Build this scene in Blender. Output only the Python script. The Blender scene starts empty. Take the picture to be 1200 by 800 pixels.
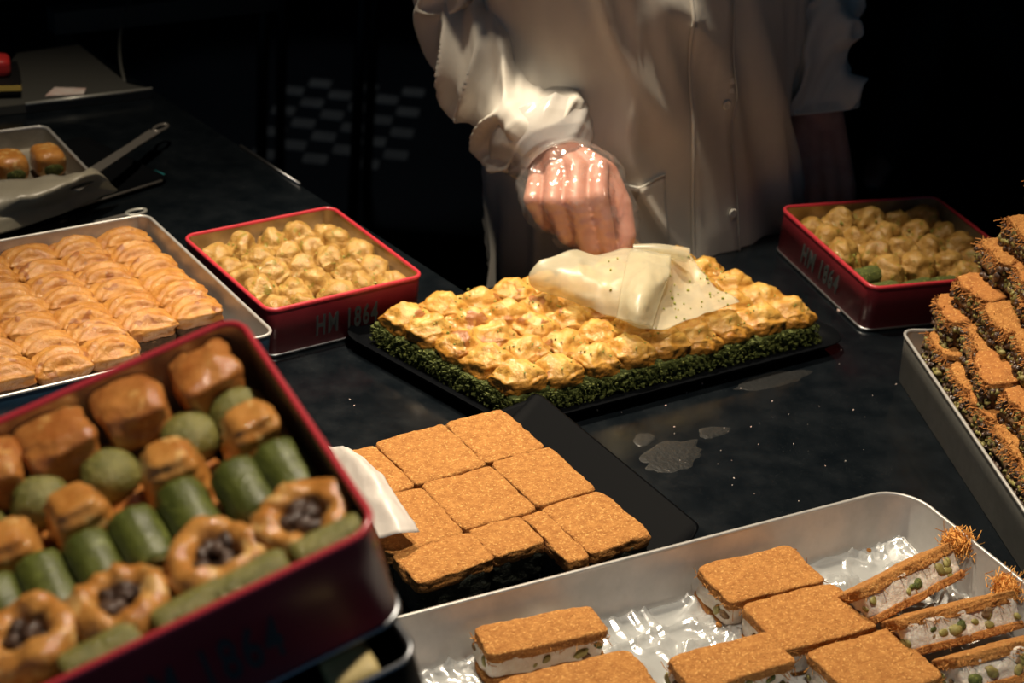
import bpy, math, random
import numpy as np
from mathutils import Matrix, Vector
random.seed(7)
scene = bpy.context.scene
col = scene.collection
# ------------------------------------------------------------------ camera
F_PX, PITCH, ROLL, CAM_H = 2000.0, math.radians(28.4), math.radians(5.5), 0.80   # counter top is z = 0, floor is z = -0.9
_f = np.array([0, math.cos(PITCH), -math.sin(PITCH)]); _u0 = np.array([0, math.sin(PITCH), math.cos(PITCH)]); _r0 = np.array([1.0, 0, 0])
_r = _r0*math.cos(ROLL) + _u0*math.sin(ROLL); _u = -_r0*math.sin(ROLL) + _u0*math.cos(ROLL)
CAM = np.array([0, 0, CAM_H])
cd = bpy.data.cameras.new('camera'); cam = bpy.data.objects.new('camera', cd); col.objects.link(cam)
cam.matrix_world = Matrix(((_r[0], _u[0], -_f[0], 0), (_r[1], _u[1], -_f[1], 0), (_r[2], _u[2], -_f[2], CAM_H), (0, 0, 0, 1)))
cd.sensor_width = 36; cd.lens = F_PX*36/1200; cd.clip_start = 0.02; cd.clip_end = 60
cd.dof.use_dof = True; cd.dof.focus_distance = 1.42; cd.dof.aperture_fstop = 8.0
scene.camera = cam
# ------------------------------------------------------------------ light
w = bpy.data.worlds.new('world'); scene.world = w; w.use_nodes = True
w.node_tree.nodes['Background'].inputs[0].default_value = (0.25, 0.5, 0.8, 1)
w.node_tree.nodes['Background'].inputs[1].default_value = 0.16
def spot(name, loc, target, power, size_deg, blend, radius, color):
    l = bpy.data.lights.new(name, 'SPOT'); l.energy = power; l.spot_size = math.radians(size_deg); l.spot_blend = blend
    l.shadow_soft_size = radius; l.color = color
    o = bpy.data.objects.new(name, l); col.objects.link(o); o.location = loc
    o.rotation_euler = (Vector(target)-Vector(loc)).to_track_quat('-Z', 'Y').to_euler()
    return o
WARM = (1.0, 0.84, 0.62)
spot('counter_spot_lamp', (-0.15, 1.72, 1.35), (0.04, 1.40, 0), 108, 51, 0.7, 0.03, WARM)
spot('front_spot_lamp', (0.12, 1.00, 1.45), (0.06, 0.90, 0), 62, 68, 0.6, 0.03, (1, 0.86, 0.68))
spot('left_spot_lamp', (-0.50, 1.68, 1.4), (-0.44, 1.5, 0), 44, 60, 0.8, 0.03, WARM)
spot('floor_spot_lamp', (-0.5, 4.6, 1.6), (-0.48, 4.3, -0.9), 9, 34, 0.5, 0.05, (0.9, 0.95, 1.0))
vs = scene.view_settings; vs.view_transform = 'Standard'; vs.look = 'None'; vs.gamma = 1; vs.exposure = 0.0; vs.use_curve_mapping = False

# ------------------------------------------------------------------ helpers: pixels to places
def ray(px, py): return _f*F_PX + (px-600)*_r - (py-400)*_u
def G(px, py, z=0.0):                       # point seen at a pixel on the horizontal plane z
    d = ray(px, py); return CAM + d*((z-CAM_H)/d[2])
def D(px, py, dist):                        # point seen at a pixel at a distance
    d = ray(px, py); return CAM + d/np.linalg.norm(d)*dist
def atY(px, py, Y):
    d = ray(px, py); return CAM + d*(Y/d[1])
# ------------------------------------------------------------------ noise (numpy value noise)
def vnoise(P, seed=0):
    i = np.floor(P).astype(np.int64); f = P-i; f = f*f*(3-2*f); out = 0
    for dx in (0, 1):
        for dy in (0, 1):
            for dz in (0, 1):
                h = ((i[:, 0]+dx)*374761393 + (i[:, 1]+dy)*668265263 + (i[:, 2]+dz)*1440662683 + seed*974634777) & 0xffffffff
                h = ((h ^ (h >> 13))*1274126177) & 0xffffffff; h = (h ^ (h >> 16)) & 0xffff
                wgt = (f[:, 0] if dx else 1-f[:, 0])*(f[:, 1] if dy else 1-f[:, 1])*(f[:, 2] if dz else 1-f[:, 2])
                out = out + wgt*(h/65535.0)
    return out*2-1
def fbm(P, freq, octv=3, seed=0):
    P = np.asarray(P, float)*freq; s = 0; a = 1; t = 0
    for k in range(octv): s = s + a*vnoise(P, seed+k*17); t += a; a *= .5; P = P*2.03
    return s/t
def ridge(P, freq, octv=2, seed=0): return 1-np.abs(fbm(P, freq, octv, seed))*2
# ------------------------------------------------------------------ mesh helpers
def mkmesh(name, V, Fc, mat=None, smooth=True):
    me = bpy.data.meshes.new(name); me.from_pydata([tuple(map(float, v)) for v in V], [], [tuple(map(int, q)) for q in Fc]); me.update()
    if mat: me.materials.append(M[mat])
    if smooth: me.polygons.foreach_set('use_smooth', [True]*len(me.polygons))
    return me
def link(name, me, parent=None, mw=None):
    o = bpy.data.objects.new(name, me); col.objects.link(o)
    if parent is not None: o.parent = parent
    if mw is not None: o.matrix_local = mw
    return o
def part(name, V, Fc, mat, parent=None, smooth=True, mw=None): return link(name, mkmesh(name, V, Fc, mat, smooth), parent, mw)
def tag(o, label, cat, group=None, kind=None):
    if label: o['label'] = label
    if cat: o['category'] = cat
    if group: o['group'] = group
    if kind: o['kind'] = kind
    return o
def frame(loc, yaw=0.0, tilt=None):
    m = Matrix.Translation(Vector(loc)) @ Matrix.Rotation(yaw, 4, 'Z')
    return m @ tilt if tilt is not None else m
def root(name, mw, label, cat, group=None):
    o = bpy.data.objects.new(name, None); o.empty_display_size = .01; col.objects.link(o); o.matrix_world = mw
    return tag(o, label, cat, group)
_cg = {}
def cube_grid(n):
    if n in _cg: return _cg[n]
    t = np.linspace(-1, 1, n+1); idx = {}; V = []; Fc = []
    def vid(p):
        k = tuple(np.round(p, 6))
        if k not in idx: idx[k] = len(V); V.append(k)
        return idx[k]
    for ax in range(3):
        for s in (-1, 1):
            for i in range(n):
                for j in range(n):
                    q = []
                    for (a, b) in ((i, j), (i+1, j), (i+1, j+1), (i, j+1)):
                        p = [0, 0, 0]; p[ax] = s; p[(ax+1) % 3] = t[a]; p[(ax+2) % 3] = t[b]; q.append(vid(p))
                    Fc.append(q if s > 0 else q[::-1])
    _cg[n] = (np.array(V), Fc); return _cg[n]
def lump(n, dims, k=6):                      # rounded box, centred
    V, Fc = cube_grid(n); q = V/((np.abs(V)**k).sum(1)**(1.0/k))[:, None]
    return q*np.array(dims)/2, Fc, V
def join(parts):
    Vs = []; Fs = []; o = 0
    for V, Fc in parts:
        Vs.append(np.asarray(V)); Fs += [[i+o for i in q] for q in Fc]; o += len(V)
    return np.vstack(Vs), Fs
def box(x0, x1, y0, y1, z0, z1):
    V = np.array([(x, y, z) for z in (z0, z1) for (x, y) in ((x0, y0), (x1, y0), (x1, y1), (x0, y1))])
    return V, [(3, 2, 1, 0), (4, 5, 6, 7), (0, 1, 5, 4), (1, 2, 6, 5), (2, 3, 7, 6), (3, 0, 4, 7)]
def loft(rings, cap0=False, cap1=False, closed=True):
    n = len(rings[0]); V = np.vstack(rings); Fc = []
    for i in range(len(rings)-1):
        for j in range(n if closed else n-1):
            k = (j+1) % n; Fc.append((i*n+j, i*n+k, (i+1)*n+k, (i+1)*n+j))
    if cap0: Fc.append(tuple(range(n))[::-1])
    if cap1: Fc.append(tuple((len(rings)-1)*n+j for j in range(n)))
    return V, Fc
def rrect(w_, d_, r, z, n=6):
    r = min(r, w_/2-1e-4, d_/2-1e-4); out = []
    for cx, cy, a0 in ((w_/2-r, d_/2-r, 0), (-w_/2+r, d_/2-r, 90), (-w_/2+r, -d_/2+r, 180), (w_/2-r, -d_/2+r, 270)):
        for i in range(n+1):
            a = math.radians(a0+90*i/n); out.append((cx+r*math.cos(a), cy+r*math.sin(a), z))
    return np.array(out)
def tube(pts, rad, n=8, caps=True):
    pts = np.array(pts, float); rad = np.broadcast_to(np.array(rad, float), (len(pts),)); rings = []; up = None
    for i in range(len(pts)):
        t = pts[min(i+1, len(pts)-1)]-pts[max(i-1, 0)]; t /= np.linalg.norm(t)+1e-12
        if up is None: up = np.array([0, 0, 1.0]) if abs(t[2]) < .9 else np.array([1.0, 0, 0])
        a = np.cross(up, t); a /= np.linalg.norm(a); b = np.cross(t, a); up = b
        rings.append(np.array([pts[i]+rad[i]*(math.cos(q)*a+math.sin(q)*b) for q in np.linspace(0, 2*math.pi, n, endpoint=False)]))
    return loft(rings, caps, caps)
def spline(P, n):                            # Catmull-Rom through control points
    P = np.array(P, float); P = np.vstack([2*P[0]-P[1], P, 2*P[-1]-P[-2]]); out = []
    m = len(P)-3
    for s in np.linspace(0, m-1e-9, n):
        i = int(s); t = s-i; a, b, c, d = P[i:i+4]
        out.append(.5*((2*b)+(c-a)*t+(2*a-5*b+4*c-d)*t*t+(3*b-a-3*c+d)*t**3))
    return np.array(out)
def grid_faces(nu, nv): return [(i*nv+j, (i+1)*nv+j, (i+1)*nv+j+1, i*nv+j+1) for i in range(nu-1) for j in range(nv-1)]
def thicken(V, Fc, nu, nv, t):               # closed sheet from a nu x nv grid
    V = np.asarray(V); g = V.reshape(nu, nv, 3); du = np.gradient(g, axis=0); dv = np.gradient(g, axis=1)
    N = np.cross(du, dv); N /= np.linalg.norm(N, axis=2, keepdims=True)+1e-12
    W = (g-N*t).reshape(-1, 3); o = len(V); F2 = [q for q in Fc]+[tuple(i+o for i in q[::-1]) for q in Fc]
    b = [i*nv for i in range(nu)]+[(nu-1)*nv+j for j in range(1, nv)]+[i*nv+nv-1 for i in range(nu-2, -1, -1)]+[j for j in range(nv-2, 0, -1)]
    for i in range(len(b)): a, c = b[i], b[(i+1) % len(b)]; F2.append((c, a, a+o, c+o))
    return np.vstack([V, W]), F2
def remeshed(name, parts, voxel, mat, smooth_it=4):
    V, Fc = join(parts); o = link('tmp', mkmesh('tmp', V, Fc))
    m = o.modifiers.new('r', 'REMESH'); m.mode = 'VOXEL'; m.voxel_size = voxel
    s = o.modifiers.new('s', 'SMOOTH'); s.iterations = smooth_it; s.factor = .5
    dg = bpy.context.evaluated_depsgraph_get(); me = bpy.data.meshes.new_from_object(o.evaluated_get(dg))
    bpy.data.objects.remove(o); me.name = name; me.materials.clear()
    if mat: me.materials.append(M[mat])
    me.polygons.foreach_set('use_smooth', [True]*len(me.polygons)); return me
def mesh_np(me):
    V = np.zeros(len(me.vertices)*3); me.vertices.foreach_get('co', V); return V.reshape(-1, 3), [tuple(p.vertices) for p in me.polygons]
def capsule(p0, r0, p1, r1, n=12, m=5):
    p0 = np.array(p0, float); p1 = np.array(p1, float); t = p1-p0; L = np.linalg.norm(t); t = t/(L+1e-12)
    up = np.array([0, 0, 1.0]) if abs(t[2]) < .9 else np.array([1.0, 0, 0]); a = np.cross(up, t); a /= np.linalg.norm(a); b = np.cross(t, a); rings = []
    for k in range(m): q = -math.pi/2*(1-k/(m-1.0)) if k < m-1 else 0; rings.append((p0+t*r0*math.sin(q), r0*max(math.cos(q), 1e-3)))
    for k in range(m): q = math.pi/2*k/(m-1.0); rings.append((p1+t*r1*math.sin(q), r1*max(math.cos(q), 1e-3)))
    return loft([np.array([c+r*(math.cos(q)*a+math.sin(q)*b) for q in np.linspace(0, 2*math.pi, n, endpoint=False)]) for c, r in rings], True, True)
def chain(pts, rad): return [capsule(pts[i], rad[i], pts[i+1], rad[i+1]) for i in range(len(pts)-1)]
def ball(c, r, n=6, sq=(1, 1, 1)):
    V, Fc = cube_grid(n); q = V/np.linalg.norm(V, axis=1)[:, None]; return q*np.array(sq)*r+np.array(c), Fc

# ------------------------------------------------------------------ materials
M = {}
def mat(name, c1, c2=None, scale=60, rough=.5, metal=0, bump=0, bscale=None, bdist=.002, coat=0, crough=.15, spec=.5, lo=.35, hi=.65, c3=None, s3=200, t3=.62, rvar=0, sss=0, detail=4, stretch=None, alpha=1, sheen=0, aniso_src='Object', zg=None):
    m = bpy.data.materials.new(name); m.use_nodes = True; nt = m.node_tree; N = nt.nodes; L = nt.links; b = N['Principled BSDF']
    b.inputs['Roughness'].default_value = rough; b.inputs['Metallic'].default_value = metal; b.inputs['Specular IOR Level'].default_value = spec
    b.inputs['Coat Weight'].default_value = coat; b.inputs['Coat Roughness'].default_value = crough; b.inputs['Alpha'].default_value = alpha
    b.inputs['Sheen Weight'].default_value = sheen
    if sss:
        b.inputs['Subsurface Weight'].default_value = sss; b.inputs['Subsurface Radius'].default_value = (1, .5, .25); b.inputs['Subsurface Scale'].default_value = .004
    tc = N.new('ShaderNodeTexCoord'); oi = N.new('ShaderNodeObjectInfo'); mul = N.new('ShaderNodeMath'); mul.operation = 'MULTIPLY'; mul.inputs[1].default_value = 7.3
    L.new(oi.outputs['Random'], mul.inputs[0]); add = N.new('ShaderNodeVectorMath'); add.operation = 'ADD'; L.new(tc.outputs[aniso_src], add.inputs[0]); L.new(mul.outputs[0], add.inputs[1])
    vec = add.outputs[0]
    if stretch:
        mp = N.new('ShaderNodeMapping'); mp.inputs['Scale'].default_value = stretch; L.new(vec, mp.inputs[0]); vec = mp.outputs[0]
    def noise(sc, det=detail):
        n = N.new('ShaderNodeTexNoise'); n.inputs['Scale'].default_value = sc; n.inputs['Detail'].default_value = det; n.inputs['Roughness'].default_value = .6; L.new(vec, n.inputs['Vector']); return n
    b.inputs['Base Color'].default_value = (*c1, 1)
    if c2 is not None:
        n = noise(scale); r = N.new('ShaderNodeValToRGB'); r.color_ramp.elements[0].position = lo; r.color_ramp.elements[1].position = hi
        r.color_ramp.elements[0].color = (*c1, 1); r.color_ramp.elements[1].color = (*c2, 1); L.new(n.outputs[0], r.inputs[0]); out = r.outputs[0]
        if c3 is not None:
            n3 = noise(s3, 2); r3 = N.new('ShaderNodeValToRGB'); r3.color_ramp.elements[0].position = t3; r3.color_ramp.elements[1].position = t3+.04
            r3.color_ramp.elements[0].color = (0, 0, 0, 1); r3.color_ramp.elements[1].color = (1, 1, 1, 1); L.new(n3.outputs[0], r3.inputs[0])
            mx = N.new('ShaderNodeMix'); mx.data_type = 'RGBA'; L.new(r3.outputs[0], mx.inputs[0]); L.new(out, mx.inputs[6]); mx.inputs[7].default_value = (*c3, 1); out = mx.outputs[2]
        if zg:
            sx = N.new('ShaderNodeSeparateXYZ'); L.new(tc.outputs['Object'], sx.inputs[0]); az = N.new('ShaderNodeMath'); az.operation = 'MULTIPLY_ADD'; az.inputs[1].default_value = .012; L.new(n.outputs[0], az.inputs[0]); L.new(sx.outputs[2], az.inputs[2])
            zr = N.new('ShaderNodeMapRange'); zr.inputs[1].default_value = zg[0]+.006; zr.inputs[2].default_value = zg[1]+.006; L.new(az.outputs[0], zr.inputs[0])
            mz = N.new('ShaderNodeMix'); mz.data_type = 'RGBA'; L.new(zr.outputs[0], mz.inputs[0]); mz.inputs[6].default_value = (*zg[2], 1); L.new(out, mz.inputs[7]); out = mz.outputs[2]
        L.new(out, b.inputs['Base Color'])
        if rvar:
            mr = N.new('ShaderNodeMapRange'); mr.inputs[1].default_value = .3; mr.inputs[2].default_value = .7; mr.inputs[3].default_value = rough-rvar; mr.inputs[4].default_value = rough+rvar
            L.new(n.outputs[0], mr.inputs[0]); L.new(mr.outputs[0], b.inputs['Roughness'])
    if bump:
        nb = noise(bscale or scale*2, 5); bp = N.new('ShaderNodeBump'); bp.inputs['Strength'].default_value = bump; bp.inputs['Distance'].default_value = bdist
        L.new(nb.outputs[0], bp.inputs['Height']); L.new(bp.outputs[0], b.inputs['Normal'])
        if coat: L.new(bp.outputs[0], b.inputs['Coat Normal'])
    M[name] = m; return m
def film(name, trans, tint, gloss_rough, diff, bump=0, bscale=100, gl=.07):      # thin clear plastic or waxed paper
    m = bpy.data.materials.new(name); m.use_nodes = True; nt = m.node_tree; N = nt.nodes; L = nt.links; N.remove(N['Principled BSDF']); o = N['Material Output']
    t = N.new('ShaderNodeBsdfTransparent'); t.inputs[0].default_value = (*tint, 1); g = N.new('ShaderNodeBsdfGlossy'); g.inputs['Roughness'].default_value = gloss_rough; g.inputs[0].default_value = (.9, .9, .9, 1)
    d = N.new('ShaderNodeBsdfDiffuse'); d.inputs[0].default_value = (*diff, 1); tl = N.new('ShaderNodeBsdfTranslucent'); tl.inputs[0].default_value = (*diff, 1)
    fr = N.new('ShaderNodeLayerWeight'); pw = N.new('ShaderNodeMath'); pw.operation = 'POWER'; pw.inputs[1].default_value = 3.0; ma = N.new('ShaderNodeMath'); ma.operation = 'MULTIPLY_ADD'; ma.inputs[1].default_value = .45; ma.inputs[2].default_value = gl; L.new(fr.outputs['Facing'], pw.inputs[0]); L.new(pw.outputs[0], ma.inputs[0])
    mx0 = N.new('ShaderNodeMixShader'); mx0.inputs[0].default_value = .35; L.new(d.outputs[0], mx0.inputs[1]); L.new(tl.outputs[0], mx0.inputs[2])
    mx1 = N.new('ShaderNodeMixShader'); mx1.inputs[0].default_value = trans; L.new(mx0.outputs[0], mx1.inputs[1]); L.new(t.outputs[0], mx1.inputs[2])
    mx2 = N.new('ShaderNodeMixShader'); L.new(ma.outputs[0], mx2.inputs[0]); L.new(mx1.outputs[0], mx2.inputs[1]); L.new(g.outputs[0], mx2.inputs[2]); L.new(mx2.outputs[0], o.inputs[0])
    if bump:
        tc = N.new('ShaderNodeTexCoord'); n = N.new('ShaderNodeTexNoise'); n.inputs['Scale'].default_value = bscale; n.inputs['Detail'].default_value = 4; L.new(tc.outputs['Object'], n.inputs[0])
        bp = N.new('ShaderNodeBump'); bp.inputs['Strength'].default_value = bump; bp.inputs['Distance'].default_value = .003; L.new(n.outputs[0], bp.inputs['Height'])
        for s in (g, d, fr): L.new(bp.outputs[0], s.inputs['Normal'])
    M[name] = m; return m
film('syrup', .93, (.98, .97, .96), .35, (.10, .09, .075), .3, 200, .04)
mat('stone', (.0030, .0045, .0062), (.0058, .0078, .0100), 30, .2, c3=(.05, .055, .06), s3=900, t3=.70, rvar=.08, spec=.45, aniso_src='Object')
mat('panel_black', (.004, .004, .005), rough=.5)
mat('floor_dark', (.010, .014, .020), (.016, .021, .028), 3, .45)
mat('tile_pale', (.30, .30, .28), (.2, .2, .19), 8, .5)
mat('wall_dark', (.006, .007, .009), rough=.8)
mat('steel_trim', (.35, .36, .38), metal=1, rough=.35)
mat('tin_red', (.30, .022, .034), (.24, .016, .026), 25, .42, coat=.3, crough=.25)
mat('tin_rim', (.50, .035, .05), rough=.35, coat=.4)
mat('tin_inside', (.50, .39, .24), (.34, .25, .14), 30, .38, metal=.6, rvar=.1)
mat('tin_ink', (.034, .040, .040), rough=.5)
mat('alu', (.60, .59, .57), (.46, .45, .43), 25, .42, metal=.55, rvar=.1, bump=.1, bscale=40, bdist=.001)
mat('alu_dull', (.48, .48, .45), (.38, .38, .35), 30, .45, metal=.5, rvar=.1)
mat('blue_paint', (.030, .095, .17), (.022, .075, .14), 30, .4, coat=.3)
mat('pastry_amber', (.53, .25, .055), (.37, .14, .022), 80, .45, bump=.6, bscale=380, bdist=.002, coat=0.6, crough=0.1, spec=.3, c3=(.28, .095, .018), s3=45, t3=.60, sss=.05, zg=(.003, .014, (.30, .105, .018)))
mat('black_plastic', (.003, .0035, .0045), rough=.55, spec=.03)
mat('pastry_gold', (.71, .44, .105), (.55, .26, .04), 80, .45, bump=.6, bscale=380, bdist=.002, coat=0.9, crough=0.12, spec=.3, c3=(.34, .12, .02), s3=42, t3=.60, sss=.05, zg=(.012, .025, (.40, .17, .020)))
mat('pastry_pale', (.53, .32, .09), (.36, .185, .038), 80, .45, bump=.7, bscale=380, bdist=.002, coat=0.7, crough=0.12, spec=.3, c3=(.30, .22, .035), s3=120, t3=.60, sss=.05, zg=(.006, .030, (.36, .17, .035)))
mat('pastry_brown', (.56, .23, .055), (.38, .12, .024), 55, .45, bump=.5, bscale=260, bdist=.002, coat=0.9, crough=0.09, spec=.3, c3=(.66, .34, .10), s3=60, t3=.60, sss=.05)
mat('pastry_orange', (.66, .31, .075), (.48, .18, .03), 55, .45, bump=.5, bscale=260, bdist=.002, coat=0.9, crough=0.09, spec=.3, c3=(.74, .44, .15), s3=70, t3=.58, sss=.05)
mat('pistachio', (.105, .125, .020), (.045, .062, .009), 240, .7, bump=.8, bscale=420, bdist=.002, c3=(.30, .32, .07), s3=330, t3=.62)
mat('pistachio_bright', (.36, .36, .08), (.22, .25, .04), 200, .6, bump=.5, bscale=400)
mat('sarma_green', (.13, .15, .026), (.07, .085, .014), 90, .42, bump=.5, bscale=300, bdist=.0015, coat=.25, crough=.3, c3=(.20, .23, .05), s3=160, t3=.62)
mat('sarma_pale', (.30, .27, .07), (.17, .17, .035), 110, .35, bump=1, bscale=330, bdist=.002, coat=.6)
mat('choc_nut', (.040, .021, .012), (.080, .044, .025), 170, .8, bump=.6, bscale=330, bdist=.002, c3=(.17, .10, .055), s3=240, t3=.66, spec=.2)
mat('kadayif', (.54, .24, .055), (.38, .145, .026), 190, .8, bump=1, bscale=420, bdist=.003, c3=(.72, .38, .11), s3=500, t3=.60)
mat('kadayif_dark', (.47, .19, .040), (.35, .125, .025), 160, .85, bump=.9, bscale=600, bdist=.0018, c3=(.62, .32, .09), s3=450, t3=.60)
mat('kadayif_light', (.78, .40, .10), (.66, .30, .06), 160, .8)
mat('tray_worn', (.26, .23, .18), (.18, .155, .12), 40, .5, metal=.4)
mat('dark_fill', (.012, .015, .012), (.035, .042, .03), 150, .6, bump=.9, bscale=300, bdist=.003, c3=(.10, .12, .07), s3=230, t3=.64)
mat('cream', (.78, .72, .64), (.66, .56, .46), 110, .5, bump=.6, bscale=220, bdist=.003, sss=.2)
mat('nut_green', (.30, .28, .08), (.20, .15, .05), 180, .55, bump=.4, bscale=300)
mat('nut_brown', (.14, .075, .035), (.24, .14, .06), 180, .65, bump=.8, bscale=300, bdist=.003)
mat('walnut_dark', (.050, .026, .018), (.10, .055, .035), 120, .35, coat=.5, bump=.8, bscale=260, bdist=.002)
mat('coat_cloth', (.66, .62, .55), (.60, .56, .50), 14, .75, bump=.15, bscale=900, bdist=.0004, sheen=.2)
mat('thread', (.50, .48, .44), rough=.8)
mat('button', (.70, .68, .62), rough=.3)
mat('skin', (.58, .29, .21), (.50, .22, .16), 45, .5, bump=.25, bscale=320, bdist=.001, sss=.25)
mat('hair', (.02, .014, .01), rough=.5, bump=.5, bscale=200)
mat('eye', (.6, .6, .58), rough=.2)
mat('dark_cloth', (.004, .004, .005), rough=.9)
mat('shoe', (.006, .006, .006), rough=.4)
mat('sulphur', (.60, .48, .21), (.52, .40, .16), 60, .55)
mat('board_grey', (.055, .055, .05), rough=.5)
mat('card', (.7, .66, .62), (.6, .4, .36), 30, .6)
mat('yellow_card', (.80, .55, .12), rough=.5)
mat('red_pack', (.55, .03, .03), rough=.4)
mat('cable', (.10, .10, .09), rough=.5)
mat('spatula_metal', (.30, .28, .26), metal=.8, rough=.45)
mat('teal_glint', (.03, .25, .28), rough=.3)
film('parchment', .56, (.95, .93, .82), .35, (.80, .75, .58), .15, 70, .03)
film('wax_paper', .10, (.9, .88, .8), .4, (.50, .46, .36), .3, 80)
film('white_paper', .05, (.9, .9, .9), .5, (.74, .70, .66), .2, 60)
film('glove', .93, (.985, .98, .975), .08, (.9, .88, .86), .22, 80)
film('glove_cuff', .45, (.98, .97, .96), .12, (.9, .88, .86), .22, 80)
film('clear_film', .55, (.97, .98, .98), .16, (.80, .82, .82), .10, 70, .22)
A35 = math.radians(35)
def R3(yaw): return np.array([[math.cos(yaw), -math.sin(yaw), 0], [math.sin(yaw), math.cos(yaw), 0], [0, 0, 1]])

# ------------------------------------------------------------------ the place: room and counter
def struct(name, V, Fc, m): return tag(part(name, V, Fc, m, smooth=False), None, None, kind='structure')
floor = struct('floor', *box(-5, 5, -1.5, 8, -1.0, -.9), 'floor_dark')
struct('wall_back', *box(-5, 5, 8, 8.1, -.9, 2.2), 'wall_dark')
struct('wall_left', *box(-5.1, -5, -1.5, 8, -.9, 2.2), 'wall_dark')
struct('wall_right', *box(5, 5.1, -1.5, 8, -.9, 2.2), 'wall_dark')
struct('ceiling', *box(-5, 5, -1.5, 8, 2.2, 2.3), 'wall_dark')
tm = mkmesh('floor_tile', *(lambda t: (t[0], t[1]))(loft([rrect(.062, .062, .006, z, 2)*np.array([s, s, 1]) for z, s in ((0, 1), (.003, 1), (.004, .95))], True, True)), 'tile_pale', False)
for i in range(9):
    for j in range(10):
        if (i+j) % 2 == 0:
            x, y = -.74+i*.066, 3.93+j*.078
            if not (-.705 < x < -.30) or not (3.95 < y < 4.62): continue
            link('floor_tile', tm, floor, Matrix.Translation((x+.0, y, -.9)) @ Matrix.Scale(1.0, 4))
u33 = np.array([math.cos(math.radians(33)), math.sin(math.radians(33))]); v33 = np.array([u33[1], -u33[0]])
bdir = np.array([math.cos(math.radians(-48)), math.sin(math.radians(-48))])
E1 = np.array([.298, 1.805]); C1 = np.array([-.348, 1.904])
tt = np.linalg.solve(np.array([bdir, u33]).T, E1-C1); NOTCH = C1+bdir*tt[0]
back_left = C1-bdir*.62
outline = [NOTCH, E1+u33*1.1, E1+u33*1.1+v33*1.5, NOTCH+v33*1.45-u33*.9, back_left-u33*1.0, back_left]
def slab(poly, z0, z1):
    n = len(poly); V = [(p[0], p[1], z1) for p in poly]+[(p[0], p[1], z0) for p in poly]
    return V, [tuple(range(n))[::-1], tuple(range(n, 2*n))]+[(i, (i+1) % n, (i+1) % n+n, i+n) for i in range(n)]
counter = root('counter', Matrix.Identity(4), 'black speckled stone counter with a notched corner where the seller stands', 'counter')
part('worktop', *slab(outline, -.035, 0), 'stone', counter, False)
inset = [NOTCH+v33*.03-bdir*0+np.array([-.02, -.03]), E1+u33*1.07+v33*.03, E1+u33*1.07+v33*1.46, NOTCH+v33*1.4-u33*.86, back_left-u33*.96+bdir*.04, back_left-u33*.03+bdir*.04]
part('cabinet_base', *slab(inset, -.9, -.035), 'panel_black', counter, False)
e0, e1 = C1+bdir*.0, C1+bdir*.13
part('edge_highlight', *tube([(e0[0], e0[1], .001), (e1[0], e1[1], .001)], .0022, 6), 'steel_trim', counter)  # added bright strip, a modelled highlight along the counter's bevelled edge

# ------------------------------------------------------------------ tins and trays
def text_mesh(txt, cap, wid, mname):
    cu = bpy.data.curves.new('lettering', 'FONT'); cu.body = txt; cu.size = cap/.70; cu.align_x = 'CENTER'; cu.extrude = .0003; cu.offset = .0006; cu.space_character = 1.18
    o = bpy.data.objects.new('t', cu); col.objects.link(o); dg = bpy.context.evaluated_depsgraph_get(); me = bpy.data.meshes.new_from_object(o.evaluated_get(dg)); bpy.data.objects.remove(o)
    V = np.zeros(len(me.vertices)*3); me.vertices.foreach_get('co', V); V = V.reshape(-1, 3); s = wid/(V[:, 0].max()-V[:, 0].min()); V[:, 0] *= s; V[:, 0] -= (V[:, 0].max()+V[:, 0].min())/2; V[:, 1] -= cap/2
    me.vertices.foreach_set('co', V.ravel()); me.materials.clear(); me.materials.append(M[mname]); return me
def tin(mw, W, Dp, H, label, face='front', t=.0016, r=.012, txt=True):
    o = root('sweets_tin', mw, label, 'tin', 'red sweets tins')
    part('tin_body', *loft([rrect(W, Dp, r, 0), rrect(W, Dp, r, H)], True), 'tin_red', o)
    part('lining', *loft([rrect(W-2*t, Dp-2*t, r-t, H), rrect(W-2*t, Dp-2*t, r-t, t), ], False, True), 'tin_inside', o)
    prof = [(.0012, -.002), (.0016, 0), (.0006, .0014), (-t/2, .0018), (-t-.0004, .0012), (-t-.0006, -.001)]
    part('rim', *loft([rrect(W+2*a, Dp+2*a, r+a, H+b) for a, b in prof]), 'tin_rim', o)
    part('base_seam', *loft([rrect(W+2*a, Dp+2*a, r+a, b) for a, b in ((0, 0), (.0014, .0003), (.0014, .0022), (0, .0026))]), 'steel_trim', o)
    if txt:
        me = text_mesh('HM 1864', .42*H, .40*W, 'tin_ink'); Rx = Matrix.Rotation(math.radians(90), 4, 'X')
        if face == 'front': link('lettering', me, o, Matrix.Translation((0, -Dp/2-.0002, H*.46)) @ Rx)
        else: link('lettering', me, o, Matrix.Translation((-W/2-.0002, 0, H*.46)) @ Matrix.Rotation(math.radians(-90), 4, 'Z') @ Rx)
    return o
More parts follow.
